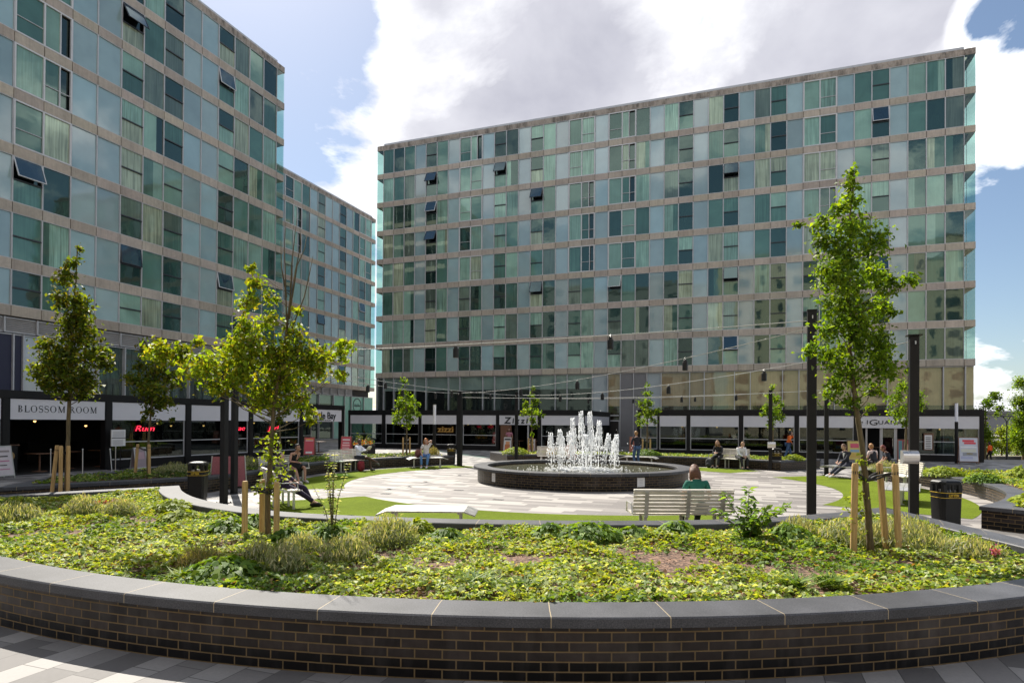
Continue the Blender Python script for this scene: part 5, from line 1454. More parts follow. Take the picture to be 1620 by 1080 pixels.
tree('small dark tree behind the lopsided tree, before the third neon word', (-8.95, 24.5, .36), (443, 745), 41.0,
     [(443, 748), (443, 700), (442, 660), (443, 620), (443, 590)], .05,
     [(440,655,15),(434,640,11),(451,645,11),(455,660,9),(430,665,8),(443,672,11),(444,620,15),(441,600,11)], GREEN_C, .10, 1500)
tree('young tree in front of the middle pavilion behind the ginger-haired woman', (-5.2, 31.4, .36), (645, 722), 32.0,
     [(645, 724), (645, 700), (645, 670), (643, 630), (642, 600)], .05,
     [(642,604,7),(640,620,10),(651,630,11),(635,640,13),(648,645,15),(661,640,7),(632,658,13),(651,662,13),(662,655,8),(629,668,8),(646,674,8)], GREEN_B, .11, 950,
     ('pair of timber stakes behind the ginger-haired woman', .95, [(-.16, -.1, 0), (.14, .1, 0)]))
tree('sparse young tree left of the fountain jets by the big black lettering', (1.0, 34.3, .36), (838, 720), 29.3,
     [(840, 722), (839, 700), (840, 680), (840, 640), (842, 612)], .05,
     [(842,615,5),(838,630,7),(845,640,8),(830,638,7),(836,652,10),(850,655,8),(826,655,6),(842,666,9),(858,660,5),(845,676,6),(840,688,4)], GREEN_B, .12, 900,
     ('pair of timber stakes left of the fountain jets', .9, [(-.10, -.1, 0), (.12, .1, 0)]))
tree('young tree in front of the grey cladding behind the standing man', (7.0, 33.0, .36), (1025, 722), 30.4,
     [(1025, 724), (1026, 690), (1026, 660), (1027, 630), (1027, 606)], .05,
     [(1027,610,5),(1025,625,8),(1030,638,10),(1020,640,10),(1027,655,13),(1012,657,7),(1041,650,8),(1020,668,9),(1035,665,8)], GREEN_B, .11, 1000,
     ('pair of timber stakes by the pavilion corner behind the standing man', .9, [(-.22, -.1, 0), (.22, .1, 0)]))
tree('young tree just behind the slim pole with the small steel drum', (12.3, 30.0, .36), (1222, 728), 33.5,
     [(1222, 730), (1223, 700), (1223, 670), (1222, 640), (1222, 608)], .05,
     [(1222,612,6),(1218,628,9),(1229,632,9),(1215,645,11),(1231,648,11),(1240,640,6),(1222,660,12),(1210,655,7),(1239,660,7),(1218,672,8)], GREEN_B, .11, 1050)
tree('young tree half hidden by the drum pole before the doorway lettering', (14.6, 23.4, .36), (1437, 745), 43.0,
     [(1432, 748), (1433, 710), (1434, 680), (1437, 640), (1440, 590)], .055,
     [(1440,585,7),(1435,610,13),(1446,625,15),(1425,630,15),(1435,650,20),(1455,640,13),(1428,668,8),(1442,668,7)], GREEN_B, .10, 1300)
# ---- beyond the right end of the block
far = 'trees beyond the right end of the block'
def ftree(label, X, Y, ox, clumps, pal, base_px, lsize, dens, r0=.12):
    s = 1004.46/Y; clumps = [(c[0], c[1], c[2]*1.3) for c in clumps]; dens = dens*1.5
    tree(label, (X, Y, 0), base_px, s, [base_px, (base_px[0], base_px[1]-14), (base_px[0]+1, min(c[1] for c in clumps)+8)], r0, clumps, pal, lsize, dens, group=far)
ftree('airy dark tree touching the right corner of the far block', 40.6, 54.5, 0, [(1548,640,11),(1556,624,9),(1568,612,7),(1574,630,6),(1553,657,12),(1562,672,12),(1580,640,4),(1583,606,3),(1575,607,4),(1548,672,10),(1550,690,9)], GREEN_B, (1558, 714), .17, 480)
ftree('tall leafy tree cut by the right edge of the view', 44.3, 55.0, 0, [(1622,590,11),(1612,620,12),(1622,640,18),(1606,650,12),(1620,670,17),(1604,676,9),(1630,615,16),(1632,655,18),(1612,690,10),(1636,690,14)], GREEN_B, (1618, 714), .17, 480)
ftree('yellow-green small tree between the two far right trees', 45.5, 59.0, 0, [(1572,672,9),(1580,684,10),(1566,690,9),(1578,697,8)], LIME, (1574, 712), .16, 420, .08)
ftree('yellow-green bushy tree behind the far street lamp', 48.5, 61.0, 0, [(1590,668,8),(1598,680,10),(1588,690,9),(1606,692,9),(1598,660,6)], LIME, (1596, 712), .16, 420, .08)
ftree('bright bushy tree between the street lamp and the right edge', 50.2, 63.0, 0, [(1606,676,10),(1614,688,11),(1602,696,8),(1620,672,9),(1598,690,8)], LIME, (1608, 712), .16, 420, .08)
ftree('dark rounded tree just beyond the right corner post', 44.0, 60.0, 0, [(1556,668,10),(1549,682,11),(1562,688,11),(1570,700,8),(1545,660,9)], GREEN_B, (1556, 714), .17, 420, .1)
P = np.c_[nrng.uniform(40, 75, 9000), nrng.uniform(62.5, 65, 9000), nrng.uniform(0, 1.7, 9000)]
P[:, 2] *= .75+.3*np.sin(P[:, 0]*1.3); P[:, 2] -= .95
o = leaf_object('hedge', P, nrng.uniform(.1, .2, 9000), nrng.normal(size=(9000, 3)), pick(GREEN_B, 9000), MAT['leaf']); tag(o, 'clipped green hedge running behind the parked cars', 'hedge')
q = MB(); q.box(70, 175, 158, 190, 0, 5.2); q.mat = 1; q.box(69, 176, 157, 191, 5.2, 5.9)
o = q.build('low_shed', [MAT['grey_clad'], MAT['roof_felt']]); tag(o, 'low flat-roofed building on the horizon behind the far right trees', 'building')

# ------------------------------------------------------------------ planting beds
def vnoise(P, sc, seed):
    return np.array([mnoise.noise(Vector((p[0]*sc+seed, p[1]*sc-seed, seed*.37))) for p in P])*.5+.5
def bed(name, label, poly, n, soil, lsize, pals, sparse=.36, hmax=.14, near=None, xr=None):
    Q = offset_poly(poly, .40)
    q = np.array(Q)
    lo, hi = q.min(0), q.max(0)
    P = nrng.uniform(lo, hi, (n*3, 2))
    P = P[in_poly(P, Q)]
    if xr: P = P[(P[:, 0] > xr[0]) & (P[:, 0] < xr[1])]
    a = vnoise(P, .75, 3.1)*.46+vnoise(P, 2.3, 9.4)*.30+vnoise(P, 6.5, 4.4)*.24
    keep = a > sparse+nrng.normal(0, .045, len(P))
    P = P[keep]; a = a[keep]
    if len(P) > n: P = P[:n]; a = a[:n]
    m = len(P)
    h = vnoise(P, 3.4, 5.5)*.55+vnoise(P, 9.0, 2.2)*.45
    hh = np.clip((a-sparse)*5, .12, 1)*(.25+.75*h)*hmax
    z = soil+.012+hh*nrng.uniform(.55, 1.0, m)**.6
    b = vnoise(P, .55, 17.3)+nrng.normal(0, .07, m); c2 = vnoise(P, 1.7, 27.0)+nrng.normal(0, .06, m)
    col = pick(pals[0], m)
    for k, (lo_, pal) in enumerate(pals[1]):
        msk = (b if k % 2 == 0 else c2) > lo_
        col[msk] = pick(pal, int(msk.sum()))
    dead = nrng.random(m) < .035; col[dead] = pick([(.24, .13, .05), (.17, .09, .04), (.33, .24, .10)], int(dead.sum()))
    N = np.c_[nrng.normal(0, .6, m), nrng.normal(0, .6, m), np.ones(m)]
    o = leaf_object(name, np.c_[P, z], nrng.uniform(.5, 1.5, m)*lsize, N, col, MAT['cover'], None, .78)
    return tag(o, label, 'ground cover', None, 'stuff')
IVY = [(.115, .20, .028), (.065, .125, .02), (.175, .26, .035), (.14, .215, .06)]
VARI = [(.33, .39, .16), (.47, .51, .29), (.24, .32, .08), (.12, .19, .04)]
YEL = [(.29, .345, .04), (.36, .38, .07), (.20, .28, .03), (.13, .20, .025)]
bed('ground_cover', 'low ivy and variegated ground cover carpeting the foreground planter', P_F, 95000, .40, .052, (IVY, [(.47, VARI), (.54, YEL)]), .405, .19)
bed('ground_cover', 'ground cover and low shrubs filling the planter at the right edge', P_R, 22000, .36, .07, (IVY, [(.55, VARI), (.5, YEL)]), .28, .26)
bed('ground_cover', 'dark low ground cover in the left planter before the neon windows', P_BL, 17000, .36, .07, ([(.045, .08, .02), (.06, .10, .025), (.09, .12, .05)], [(.56, IVY), (.6, VARI)]), .30, .22)
bed('ground_cover', 'low planting in the planter behind the fountain', P_BR, 11000, .36, .08, (IVY, [(.55, YEL), (.6, VARI)]), .30, .2)

def shrub(kind, x, y, r, h, label, z=.39):
    root_name = {'hebe': 'flowering_shrub', 'buff': 'grass_clump', 'broad': 'leafy_plant', 'strap': 'strappy_plant', 'sap': 'sapling', 'red': 'red_plant', 'lime': 'leafy_plant', 'flower': 'pink_flower'}[kind]
    if kind in ('hebe', 'buff'):
        n = int(2300*r*h/.2)
        a = nrng.uniform(0, 2*PI, n); rr = r*np.sqrt(nrng.random(n)); t = nrng.random(n)**.6
        top = h*(1-.55*(rr/r)**2)*nrng.uniform(.8, 1.08, n)
        P = np.c_[rr*np.cos(a)*(.55+.5*t), rr*np.sin(a)*(.55+.5*t), top*t]
        d = np.c_[np.cos(a)*rr/r*.5, np.sin(a)*rr/r*.5, np.ones(n)*1.25]+nrng.normal(0, .28, (n, 3))
        nr = np.c_[np.cos(a), np.sin(a), .3*np.ones(n)]+nrng.normal(0, .6, (n, 3))
        tip = t > .74
        if kind == 'hebe':
            col = pick([(.12, .155, .06), (.16, .19, .085), (.09, .125, .045), (.20, .225, .12)], n); col[tip] = pick([(.40, .38, .27), (.29, .30, .17), (.20, .24, .11)], int(tip.sum()))
        else: col = pick([(.25, .20, .085), (.32, .27, .13), (.17, .18, .05)], n)
        o = leaf_object(root_name, P, nrng.uniform(.045, .11, n)*(1.0 if kind == 'hebe' else 1.5), nr, col, MAT['cover'], None, .17 if kind == 'hebe' else .08, d, .06)
    elif kind in ('broad', 'lime'):
        n = int(420*r/.3)
        a = nrng.uniform(0, 2*PI, n); rr = r*np.sqrt(nrng.random(n))
        P = np.c_[rr*np.cos(a), rr*np.sin(a), h*(1-.6*(rr/r)**2)*nrng.uniform(.35, 1, n)]
        d = np.c_[np.cos(a), np.sin(a), nrng.uniform(-.2, .7, n)]
        nr = np.c_[np.cos(a)*.4, np.sin(a)*.4, np.ones(n)]+nrng.normal(0, .3, (n, 3))
        o = leaf_object(root_name, P, nrng.uniform(.07, .14, n), nr, pick(IVY[:3] + [(.10, .19, .025)] if kind == 'broad' else LIME, n), MAT['cover'], None, .6, d, .16)
    elif kind == 'strap':
        n = 130
        a = nrng.uniform(0, 2*PI, n)
        d = np.c_[np.cos(a)*.8, np.sin(a)*.8, nrng.uniform(.5, 1.6, n)]
        d /= np.linalg.norm(d, axis=1, keepdims=True); ln_ = nrng.uniform(.6, 1.1, n)*h*1.5
        P = d*ln_[:, None]*.5+np.c_[nrng.normal(0, r*.25, n), nrng.normal(0, r*.25, n), np.zeros(n)]
        o = leaf_object(root_name, P, ln_, np.c_[-np.cos(a)*.5, -np.sin(a)*.5, np.ones(n)], pick([(.13, .22, .03), (.22, .29, .07), (.09, .16, .03)], n), MAT['cover'], None, .075, d, .02)
    elif kind == 'red':
        n = 240
        P = np.c_[nrng.normal(0, r*.6, n), nrng.normal(0, r*.6, n), np.abs(nrng.normal(h*.4, h*.3, n))]
        o = leaf_object(root_name, P, nrng.uniform(.05, .09, n), nrng.normal(0, .5, (n, 3))+[0, 0, 1], pick([(.34, .055, .02), (.25, .04, .02), (.15, .06, .03)], n), MAT['cover'], None, .4)
    elif kind == 'flower':
        n = 90
        P = np.r_[np.c_[nrng.normal(0, .03, 40), nrng.normal(0, .03, 40), nrng.normal(h, .03, 40)], np.c_[nrng.normal(0, .02, 50), nrng.normal(0, .02, 50), nrng.uniform(0, h, 50)]]
        col = np.r_[pick([(.42, .07, .16), (.4, .12, .2)], 40), pick(IVY, 50)]
        o = leaf_object(root_name, P, nrng.uniform(.03, .05, n), nrng.normal(size=(n, 3)), col, MAT['cover'], None, .7)
    o.location = (x, y, z)
    return tag(o, label, 'shrub' if kind in ('hebe',) else 'plant', 'shrubs and plants in the planters')
SH = [('hebe', -7.9, 10.1, .42, .36, 'large silvery shrub at the far left of the foreground bed'), ('hebe', -7.25, 10.75, .30, .42, 'silvery shrub around the left tree stakes, larger of two'), ('hebe', -6.75, 10.95, .30, .34, 'silvery shrub right of the left tree stakes'),
      ('hebe', -2.41, 6.75, .26, .40, 'upright silvery shrub in front of the lopsided tree, nearest the coping'), ('hebe', -2.9, 7.3, .2, .32, 'small silvery shrub left of the nearest one in front of the lopsided tree'), ('hebe', -1.95, 7.55, .34, .36, 'spreading silvery shrub right of the lopsided tree, nearer one'), ('hebe', -1.62, 8.45, .42, .46, 'spreading silvery shrub by the inner coping behind the backless bench side'), ('hebe', -2.65, 8.05, .3, .26, 'low silvery shrub behind the strap stakes of the lopsided tree'),
      ('hebe', 4.75, 8.75, .50, .42, 'silvery flowering shrub left of the right foreground trunk'), ('hebe', 5.25, 8.55, .55, .42, 'silvery flowering shrub right of the right foreground trunk'), ('hebe', 5.75, 9.3, .45, .38, 'silvery shrub behind the right stakes toward the litter bin'), ('hebe', 5.85, 8.1, .40, .26, 'low brownish-silver shrub at the right end of the foreground bed'), ('hebe', 4.2, 9.3, .32, .34, 'silvery shrub behind the left of the right stakes'),
      ('buff', -3.4, 6.95, .24, .34, 'dry buff grass clump in the left of the foreground bed'),
      ('broad', -2.95, 6.5, .42, .26, 'dark broad-leaved plant close to the front coping'), ('broad', -2.45, 8.7, .30, .26, 'bright broad-leaved plant behind the lopsided tree'), ('broad', -3.0, 8.6, .26, .22, 'broad-leaved plant right at the lopsided trunk'), ('broad', 1.1, 8.95, .46, .28, 'glossy laurel-like plant at the middle of the inner coping'), ('broad', .55, 9.05, .28, .24, 'small glossy plant left of the laurel-like one'), ('broad', -.9, 8.9, .25, .18, 'low variegated plant by the inner coping left of centre'), ('broad', 3.95, 9.0, .32, .26, 'broad-leaved plant right of the leafy sapling'), ('broad', 2.4, 9.2, .30, .26, 'broad-leaved plant below the pale slatted bench'), ('broad', 1.75, 9.1, .24, .2, 'small broad-leaved plant left of the one under the bench'),
      ('lime', -1.35, 9.2, .22, .28, 'yellowish plant by the inner coping under the glaring bench'), ('broad', -4.2, 9.4, .34, .22, 'broad-leaved plant along the left inner coping'), ('broad', -4.0, 9.9, .3, .2, 'farther broad-leaved plant along the left inner coping'), ('lime', -5.4, 10.4, .35, .2, 'lime leafy plant at the bend of the left inner coping'), ('lime', -6.2, 11.6, .4, .22, 'lime leafy plant near the left corner of the foreground bed'),
      ('strap', -.35, 6.2, .22, .22, 'variegated strappy plant by the front coping'), ('strap', .14, 6.12, .22, .20, 'green strappy tuft by the front coping left of centre'), ('strap', -3.25, 6.35, .2, .2, 'strappy tuft at the left of the front coping'), ('strap', 3.2, 6.4, .2, .2, 'strappy tuft by the front coping on the right'), ('strap', 2.8, 6.25, .2, .22, 'wider strappy tuft right of centre by the front coping'),
      ('red', -7.85, 12.3, .35, .12, 'patch of red-leaved plants near the left end of the bed'), ('flower', 5.75, 7.55, .1, .17, 'single pink flower at the right end of the bed')]
for (k, x, y, r, h, l) in SH: shrub(k, x, y, r, h, l)
for (k, x, y, r, h, l) in (('lime', 14.0, 20.6, .6, .40, 'feathery green shrub behind the right coping below the poster board'), ('broad', 13.6, 18.3, .5, .35, 'mid green shrub behind the right coping'), ('lime', 11.1, 13.4, .5, .3, 'lime shrub by the right planter end'), ('hebe', 13.2, 22.4, .6, .45, 'pale silvery shrub behind the steel drum pole'), ('lime', 15.6, 19.4, .5, .5, 'taller feathery shrub at the right behind the coping'),
                           ('hebe', -9.2, 22.0, .6, .5, 'grey-green shrub in the left planter behind the woman in black'), ('hebe', -10.4, 19.6, .6, .42, 'dark shrub in the left planter right of the neon tree'), ('lime', -4.6, 32.0, .5, .3, 'bright shrub under the tree behind the ginger-haired woman'), ('buff', -3.9, 31.4, .35, .5, 'buff grass clump right of the stakes behind the ginger-haired woman'), ('lime', .2, 33.0, .7, .45, 'bright green mound in the planter left of the fountain jets'), ('broad', 6.9, 32.6, .8, .4, 'dark green mound in the planter behind the standing man'), ('lime', 13.0, 29.3, .5, .35, 'bright tuft in the planter below the orange-jacketed man')):
    shrub(k, x, y, r, h, l, .36)
def sapling(x, y, h, label, stems, ls, pal, spread):
    r = empty('sapling', (x, y, .39), 0, label, 'plant', 'shrubs and plants in the planters')
    m = MB(); m.smooth = True; P = []; D = []
    for k in range(stems):
        a = rng.uniform(0, 2*PI); q = spread*rng.uniform(.3, 1)
        hh = h*rng.uniform(.55, 1) if k else h
        e = Vector((q*math.cos(a), q*math.sin(a)*.6, hh)) if k else Vector((.02, 0, h))
        mid = Vector((e.x*.35, e.y*.35, hh*.55))
        pts = [Vector((0, 0, 0)), mid, e]; m.tube([(0, 0, 0), mid*.6, mid, mid.lerp(e, .5), e], [.008, .007, .006, .004, .002], 5)
        for t in range(int(hh*26)):
            f = (t+2)/(hh*26+2); p = pts[0].lerp(mid, f*1.8) if f < .55 else mid.lerp(e, (f-.55)/.45)
            for sgn in (-1, 1):
                b = t*2.4+sgn*1.57; d = Vector((math.cos(b), math.sin(b), .25)); P.append(p+d*ls*.5); D.append(d)
    m.build('stem', MAT['bark'], r)
    P = np.array([tuple(p) for p in P]); D = np.array([tuple(d) for d in D]); n = len(P)
    leaf_object('foliage', P, nrng.uniform(.7, 1.25, n)*ls, nrng.normal(0, .3, (n, 3))+[0, 0, 1], pick(pal, n), MAT['leaf'], r, .42, D)
sapling(-2.45, 8.72, 1.25, 'tall thin sapling with small white-edged leaves right of the lopsided tree', 8, .055, [(.30, .33, .22), (.15, .20, .07), (.10, .15, .03), (.42, .42, .34)], .34)
sapling(3.25, 8.75, .82, 'leafy green sapling in front of the woman on the pale bench', 11, .125, [(.10, .19, .03), (.15, .24, .04), (.08, .14, .03)], .78)
# ------------------------------------------------------------------ people
def skin_mesh(verts, edges, root=0, sub=2):
    me = bpy.data.meshes.new('sk'); me.from_pydata([v[0] for v in verts], edges, []); me.update()
    o = bpy.data.objects.new('sk', me); COL.objects.link(o)
    md = o.modifiers.new('s', 'SKIN'); md.use_smooth_shade = True; md.branch_smoothing = .4
    for i, v in enumerate(verts):
        sv = me.skin_vertices[0].data[i]; sv.radius = v[1] if hasattr(v[1], '__len__') else (v[1], v[1]); sv.use_root = (i == root)
    if sub: o.modifiers.new('d', 'SUBSURF').levels = sub
    dg = bpy.context.evaluated_depsgraph_get(); ev = o.evaluated_get(dg)
    r = ev.to_mesh()
    V = [tuple(v.co) for v in r.vertices]; F = [tuple(p.vertices) for p in r.polygons]
    ev.to_mesh_clear(); bpy.data.objects.remove(o); bpy.data.meshes.remove(me)
    return V, F
def ik(a, b, l1, l2, pole):
    d = b-a; L = min(d.length, l1+l2-.005); d.normalize()
    x = (l1*l1-l2*l2+L*L)/(2*L); h = math.sqrt(max(l1*l1-x*x, 0))
    p = pole-d*pole.dot(d); p.normalize()
    return a+d*x+p*h, a+d*L
SKIN = {'pale': (.50, .30, .22), 'tan': (.40, .22, .15), 'dark': (.085, .045, .03), 'mid': (.30, .165, .105)}
def person(label, loc, rz, mode='sit', seat=.47, lean=.1, turn=0.0, nod=0.0, skin='pale', hair=(.05, .03, .02), hairstyle='short',
           top=(.5, .5, .5), sleeve='long', bottom=(.03, .03, .04), leg='long', shoe=(.03, .03, .03), hands=None, feet=None, knees=None, sex='m', skirt=False, beard=False, scale=1.0, collar=None, vest=None):
    root = empty('person', loc, rz, label, 'person', 'people in the plaza'); root.scale = (scale,)*3
    V = Vector
    hipz = seat+.075 if mode == 'sit' else .92
    sw = .185 if sex == 'm' else .165
    pelvis = V((0, 0, hipz+.02))
    def up(z, y=0, x=0): return pelvis+V((x, y*math.cos(lean)+z*math.sin(lean), z*math.cos(lean)-y*math.sin(lean)))
    belly = up(.14, .0); chest = up(.32, .01); neck0 = up(.475, .0); head0 = up(.545, .015+.1*max(0, lean))
    tilt = lean*.35+nod
    hc = head0+V((0, math.sin(tilt)*.11+.02, math.cos(tilt)*.105))
    sh = {s: up(.435, -.01, s*sw) for s in (-1, 1)}
    hip = {s: pelvis+V((s*.095, 0, -.03)) for s in (-1, 1)}
    J = {}
    for s in (-1, 1):
        if mode == 'sit':
            ft = (feet or {}).get(s, (s*.12, .50, .09)); kp = V((s*.25, 1.0, .9))
        else:
            ft = (feet or {}).get(s, (s*.10, -.02, .09)); kp = V((s*.1, 1, .1))
        ft = V(ft)
        kn, an = ik(hip[s], ft, .43, .43, kp if not knees else V(knees.get(s, tuple(kp))))
        hd = (hands or {}).get(s, ((s*.13, .30, hipz+.10) if mode == 'sit' else (s*.25, .06, .80)))
        el, wr = ik(sh[s], V(hd), .285, .25, V((s*.7, -.6, -.5)))
        J[s] = (kn, an, el, wr)
    # body: one continuous skin from pelvis to head, hands and feet
    vs = [(pelvis, (.115, .09)), (belly, (.10, .072)), (chest, (.115, .078)), (up(.42, 0), (.09, .068)), (neck0, (.055, .054)), (head0, (.052, .055))]; ed = [(0, 1), (1, 2), (2, 3), (3, 4), (4, 5)]
    for s in (-1, 1):
        kn, an, el, wr = J[s]; b = len(vs)
        vs += [(sh[s], .048), (el, .040), (wr, .027), (wr+(wr-el).normalized()*.05, (.036, .018))]; ed += [(3, b), (b, b+1), (b+1, b+2), (b+2, b+3)]
        b = len(vs)
        dirf = V((0, 1, 0)); 
        toe = an+V((0, .15, -.055))
        if an.z > .2: toe = an+V((0, .10, -.11))
        vs += [(hip[s], .088), (kn, .058), (an, .038), (toe, (.036, .026))]; ed += [(0, b), (b, b+1), (b+1, b+2), (b+2, b+3)]
    bv, bf = skin_mesh(vs, ed)
    m = MB(); m.smooth = True; sk = SKIN[skin]; m.col = (*sk, 1)
    m.add(bv, bf)
    # head with chin, nose, ears, eyes and mouth
    Hm = Matrix.Translation(hc) @ Matrix.Rotation(turn, 4, 'Z') @ Matrix.Rotation(-tilt, 4, 'X')
    hv = MB(); hv.sphere((0, 0, 0), (.076, .096, .118), 14, 10)
    pts = []
    for (x, y, z) in hv.v:
        k = 1.0
        if z < -.03: k = 1-.42*min(1, (-.03-z)/.09); y += .012*min(1, (-.03-z)/.08)
        pts.append((x*k, y*(1-.18*max(0, -z-.05)/.07) if y < 0 else y, z))
    m.add(pts, hv.f, None, Hm)
    m.add([(-.014, .092, -.028), (.014, .092, -.028), (0, .118, -.030), (0, .093, .022), (0, .095, -.042)], [(0, 2, 3), (2, 1, 3), (0, 4, 2), (4, 1, 2)], None, Hm)
    for s in (-1, 1): m.sphere((s*.078, -.005, -.008), (.012, .022, .032), 6, 5, Hm)
    for s in (-1, 1):
        m.col = (.75, .72, .70, 1); m.sphere((s*.029, .085, .006), (.013, .009, .007), 6, 4, Hm)
        m.col = (.03, .02, .015, 1); m.sphere((s*.029, .092, .006), (.006, .004, .006), 5, 4, Hm); m.box(s*.029-.018, s*.029+.018, .088, .094, .022, .027, Hm)
    m.col = (sk[0]*.75, sk[1]*.45, sk[2]*.45, 1); m.sphere((0, .088, -.062), (.024, .012, .007), 8, 4, Hm)
    # hands: palm ends in five curled fingers
    m.col = (*sk, 1)
    for s in (-1, 1):
        kn, an, el, wr = J[s]; f = (wr-el).normalized(); side = f.cross(V((0, 0, 1)))
        if side.length < .1: side = V((1, 0, 0))
        side.normalize(); dn = side.cross(f)
        if dn.z > 0: dn = -dn
        for k in range(4):
            b0 = wr+f*.075+side*(k-1.5)*.017; L = (.062, .075, .07, .055)[k]
            m.tube([b0-f*.02, b0+f*L*.45+dn*.006, b0+f*L*.8+dn*.024, b0+f*L*.9+dn*.045], [.0092, .0088, .008, .0065], 6)
        t0 = wr+f*.03+side*.03*s
        m.tube([t0-side*s*.012, t0+f*.022+side*s*.018+dn*.006, t0+f*.05+side*s*.022+dn*.018], [.0105, .0098, .0075], 6)
    m.build('body', MAT['skin'], root)
    # clothes
    def garment(name, vv, ee, col, mat='cloth', rootv=0):
        V_, F_ = skin_mesh(vv, ee, rootv); g = MB(); g.smooth = True; g.col = (*col, 1); g.add(V_, F_); return g.build(name, MAT[mat], root)
    tv = [(pelvis+V((0, 0, -.02)), (.142, .118)), (belly, (.132, .10)), (chest, (.158, .116)), (up(.425, 0), (.135, .105)), (up(.495, .005), (.078, .076))]; te = [(0, 1), (1, 2), (2, 3), (3, 4)]
    for s in (-1, 1):
        kn, an, el, wr = J[s]
        if sleeve == 'none':
            continue
        b = len(tv); tv += [(sh[s], .072)]; te += [(3, b)]
        tv += [(sh[s].lerp(up(.47, 0), .5), .070)]; te += [(4, b+1)]; b_sh = b; b = b+1
        if sleeve == 'short': tv += [(sh[s].lerp(el, .6), .058)]; te += [(b_sh, b+1)]
        elif sleeve == 'long': tv += [(el, .053), (el.lerp(wr, .9), .040)]; te += [(b_sh, b+1), (b+1, b+2)]
    if sleeve == 'none':
        tv[3] = (up(.40, 0), (.12, .095)); tv[4] = (up(.44, 0), (.07, .06))
    tp_ = garment('top', tv, te, top)
    if vest:
        vv = [(pelvis+V((0, 0, .0)), (.150, .126)), (belly, (.142, .11)), (chest, (.17, .126)), (up(.42, 0), (.148, .116)), (up(.48, 0), (.08, .08))]; garment('vest', vv, [(0, 1), (1, 2), (2, 3), (3, 4)], vest)
    if collar:
        g = MB(); g.col = (*collar, 1); Mx = Matrix.Translation(up(.30, .105)) @ Matrix.Rotation(-lean, 4, 'X'); g.add([(-.045, .0, .13), (.045, .0, .13), (0, .012, -.08)], [(0, 2, 1)], None, Mx); g.build('shirt_front', MAT['cloth'], tp_)
    lv = [(pelvis+V((0, -.005, -.01)), (.138, .113))]; le = []
    for s in (-1, 1):
        kn, an, el, wr = J[s]; b = len(lv)
        lv += [(hip[s], .100)]; le += [(0, b)]
        if leg == 'long': lv += [(kn, .072), (kn.lerp(an, .93), .053)]; le += [(b, b+1), (b+1, b+2)]
        elif leg == 'short': lv += [(hip[s].lerp(kn, .85), .088)]; le += [(b, b+1)]
    if skirt:
        g = MB(); g.smooth = True; g.col = (*bottom, 1)
        k0, k1 = J[-1][0], J[1][0]; mid = (k0+k1)/2
        g.tube([pelvis+V((0, -.04, .06)), pelvis.lerp(mid, .35)+V((0, 0, .0)), pelvis.lerp(mid, .8)], [.14, .155, .17], 14); g.build('skirt', MAT['cloth'], root)
    else: garment('trousers' if leg == 'long' else 'shorts', lv, le, bottom)
    for s in (-1, 1):
        kn, an, el, wr = J[s]; g = MB(); g.smooth = True; g.col = (*shoe, 1)
        toe = an+V((0, .15, -.055)) if an.z <= .2 else an+V((0, .10, -.11))
        d = (toe-an); g.tube([an+V((0, -.05, -.045)), an+V((0, -.02, -.035)), an+d*.6+V((0, 0, -.005)), an+d*1.12, an+d*1.28], [.025, .046, .046, .038, .016], 9)
        g.build('shoe', MAT['cloth'], root)
    # hair
    if hairstyle != 'bald':
        h = MB(); h.smooth = True; h.col = (*hair, 1)
        base = MB(); base.sphere((0, -.008, .014), (.084, .103, .122), 14, 10)
        keep = []
        for f in base.f:
            c = sum((V(base.v[i]) for i in f), V())/len(f)
            front = c.y > .045 and c.z < .075
            low = c.z < (-.035 if hairstyle == 'short' else -.07) and c.y > -.09
            if not front and not (low and c.y > -.02) and not (c.z < -.075): keep.append(f)
        jv = [(x+rng.uniform(-.004, .004), y+rng.uniform(-.004, .004), z+rng.uniform(-.003, .005)) for x, y, z in base.v]
        h.add(jv, keep, None, Hm)
        if hairstyle == 'long':
            for k in range(26):
                a = R(200+140*k/25) if k % 2 == 0 else R(185+170*k/25)
                x, y = .078*math.cos(a), .095*math.sin(a)
                L = rng.uniform(.11, .19)
                h.tube([Hm @ V((x*.9, y*.9, .06)), Hm @ V((x*1.12, y*1.08, -.05)), (Hm @ V((x*1.2, y*1.15, -.05)))+V((0, -.012, -L*.5)), (Hm @ V((x*1.05, y*1.15, -.05)))+V((0, -.01, -L))], [.018, .022, .020, .006], 5)
        if hairstyle == 'bun': h.sphere((0, -.10, .075), (.042, .04, .04), 8, 6, Hm)
        h.build('hair', MAT['hairm'], root)
    if beard:
        h = MB(); h.smooth = True; h.col = (.012, .01, .009, 1); h.sphere((0, .045, -.075), (.060, .058, .050), 10, 7, Hm); h.build('beard', MAT['hairm'], root)
    return root
def bpos(p, rz, dx, dy=0.02, z=.0):
    c, s = math.cos(rz), math.sin(rz); return (p[0]+c*dx-s*dy, p[1]+s*dx+c*dy, z)
BLK = (.018, .018, .022)
person('brown-haired woman in a dark green top seen from behind on the pale bench', bpos((3.03, 11.5), R(1.5), .34, -.03), R(1.5), lean=.22, nod=.35, hair=(.10, .042, .02), hairstyle='long', top=(.008, .10, .075), sleeve='short', bottom=BLK, sex='f')
person('man in a white shirt leaning forward on the back right bench', bpos(P9, A9, -.55), A9+.95, lean=.42, nod=-.1, hair=(.22, .12, .04), top=(.72, .72, .74), bottom=BLK, hands={-1: (-.06, .46, .62), 1: (.05, .46, .60)})
person('blonde woman in black clothes on the back right bench with hands clasped', bpos(P9, A9, .45), A9+.1, lean=.30, hair=(.24, .13, .055), hairstyle='long', top=BLK, bottom=BLK, sex='f', hands={-1: (-.04, .40, .72), 1: (.05, .41, .73)}, leg='long')
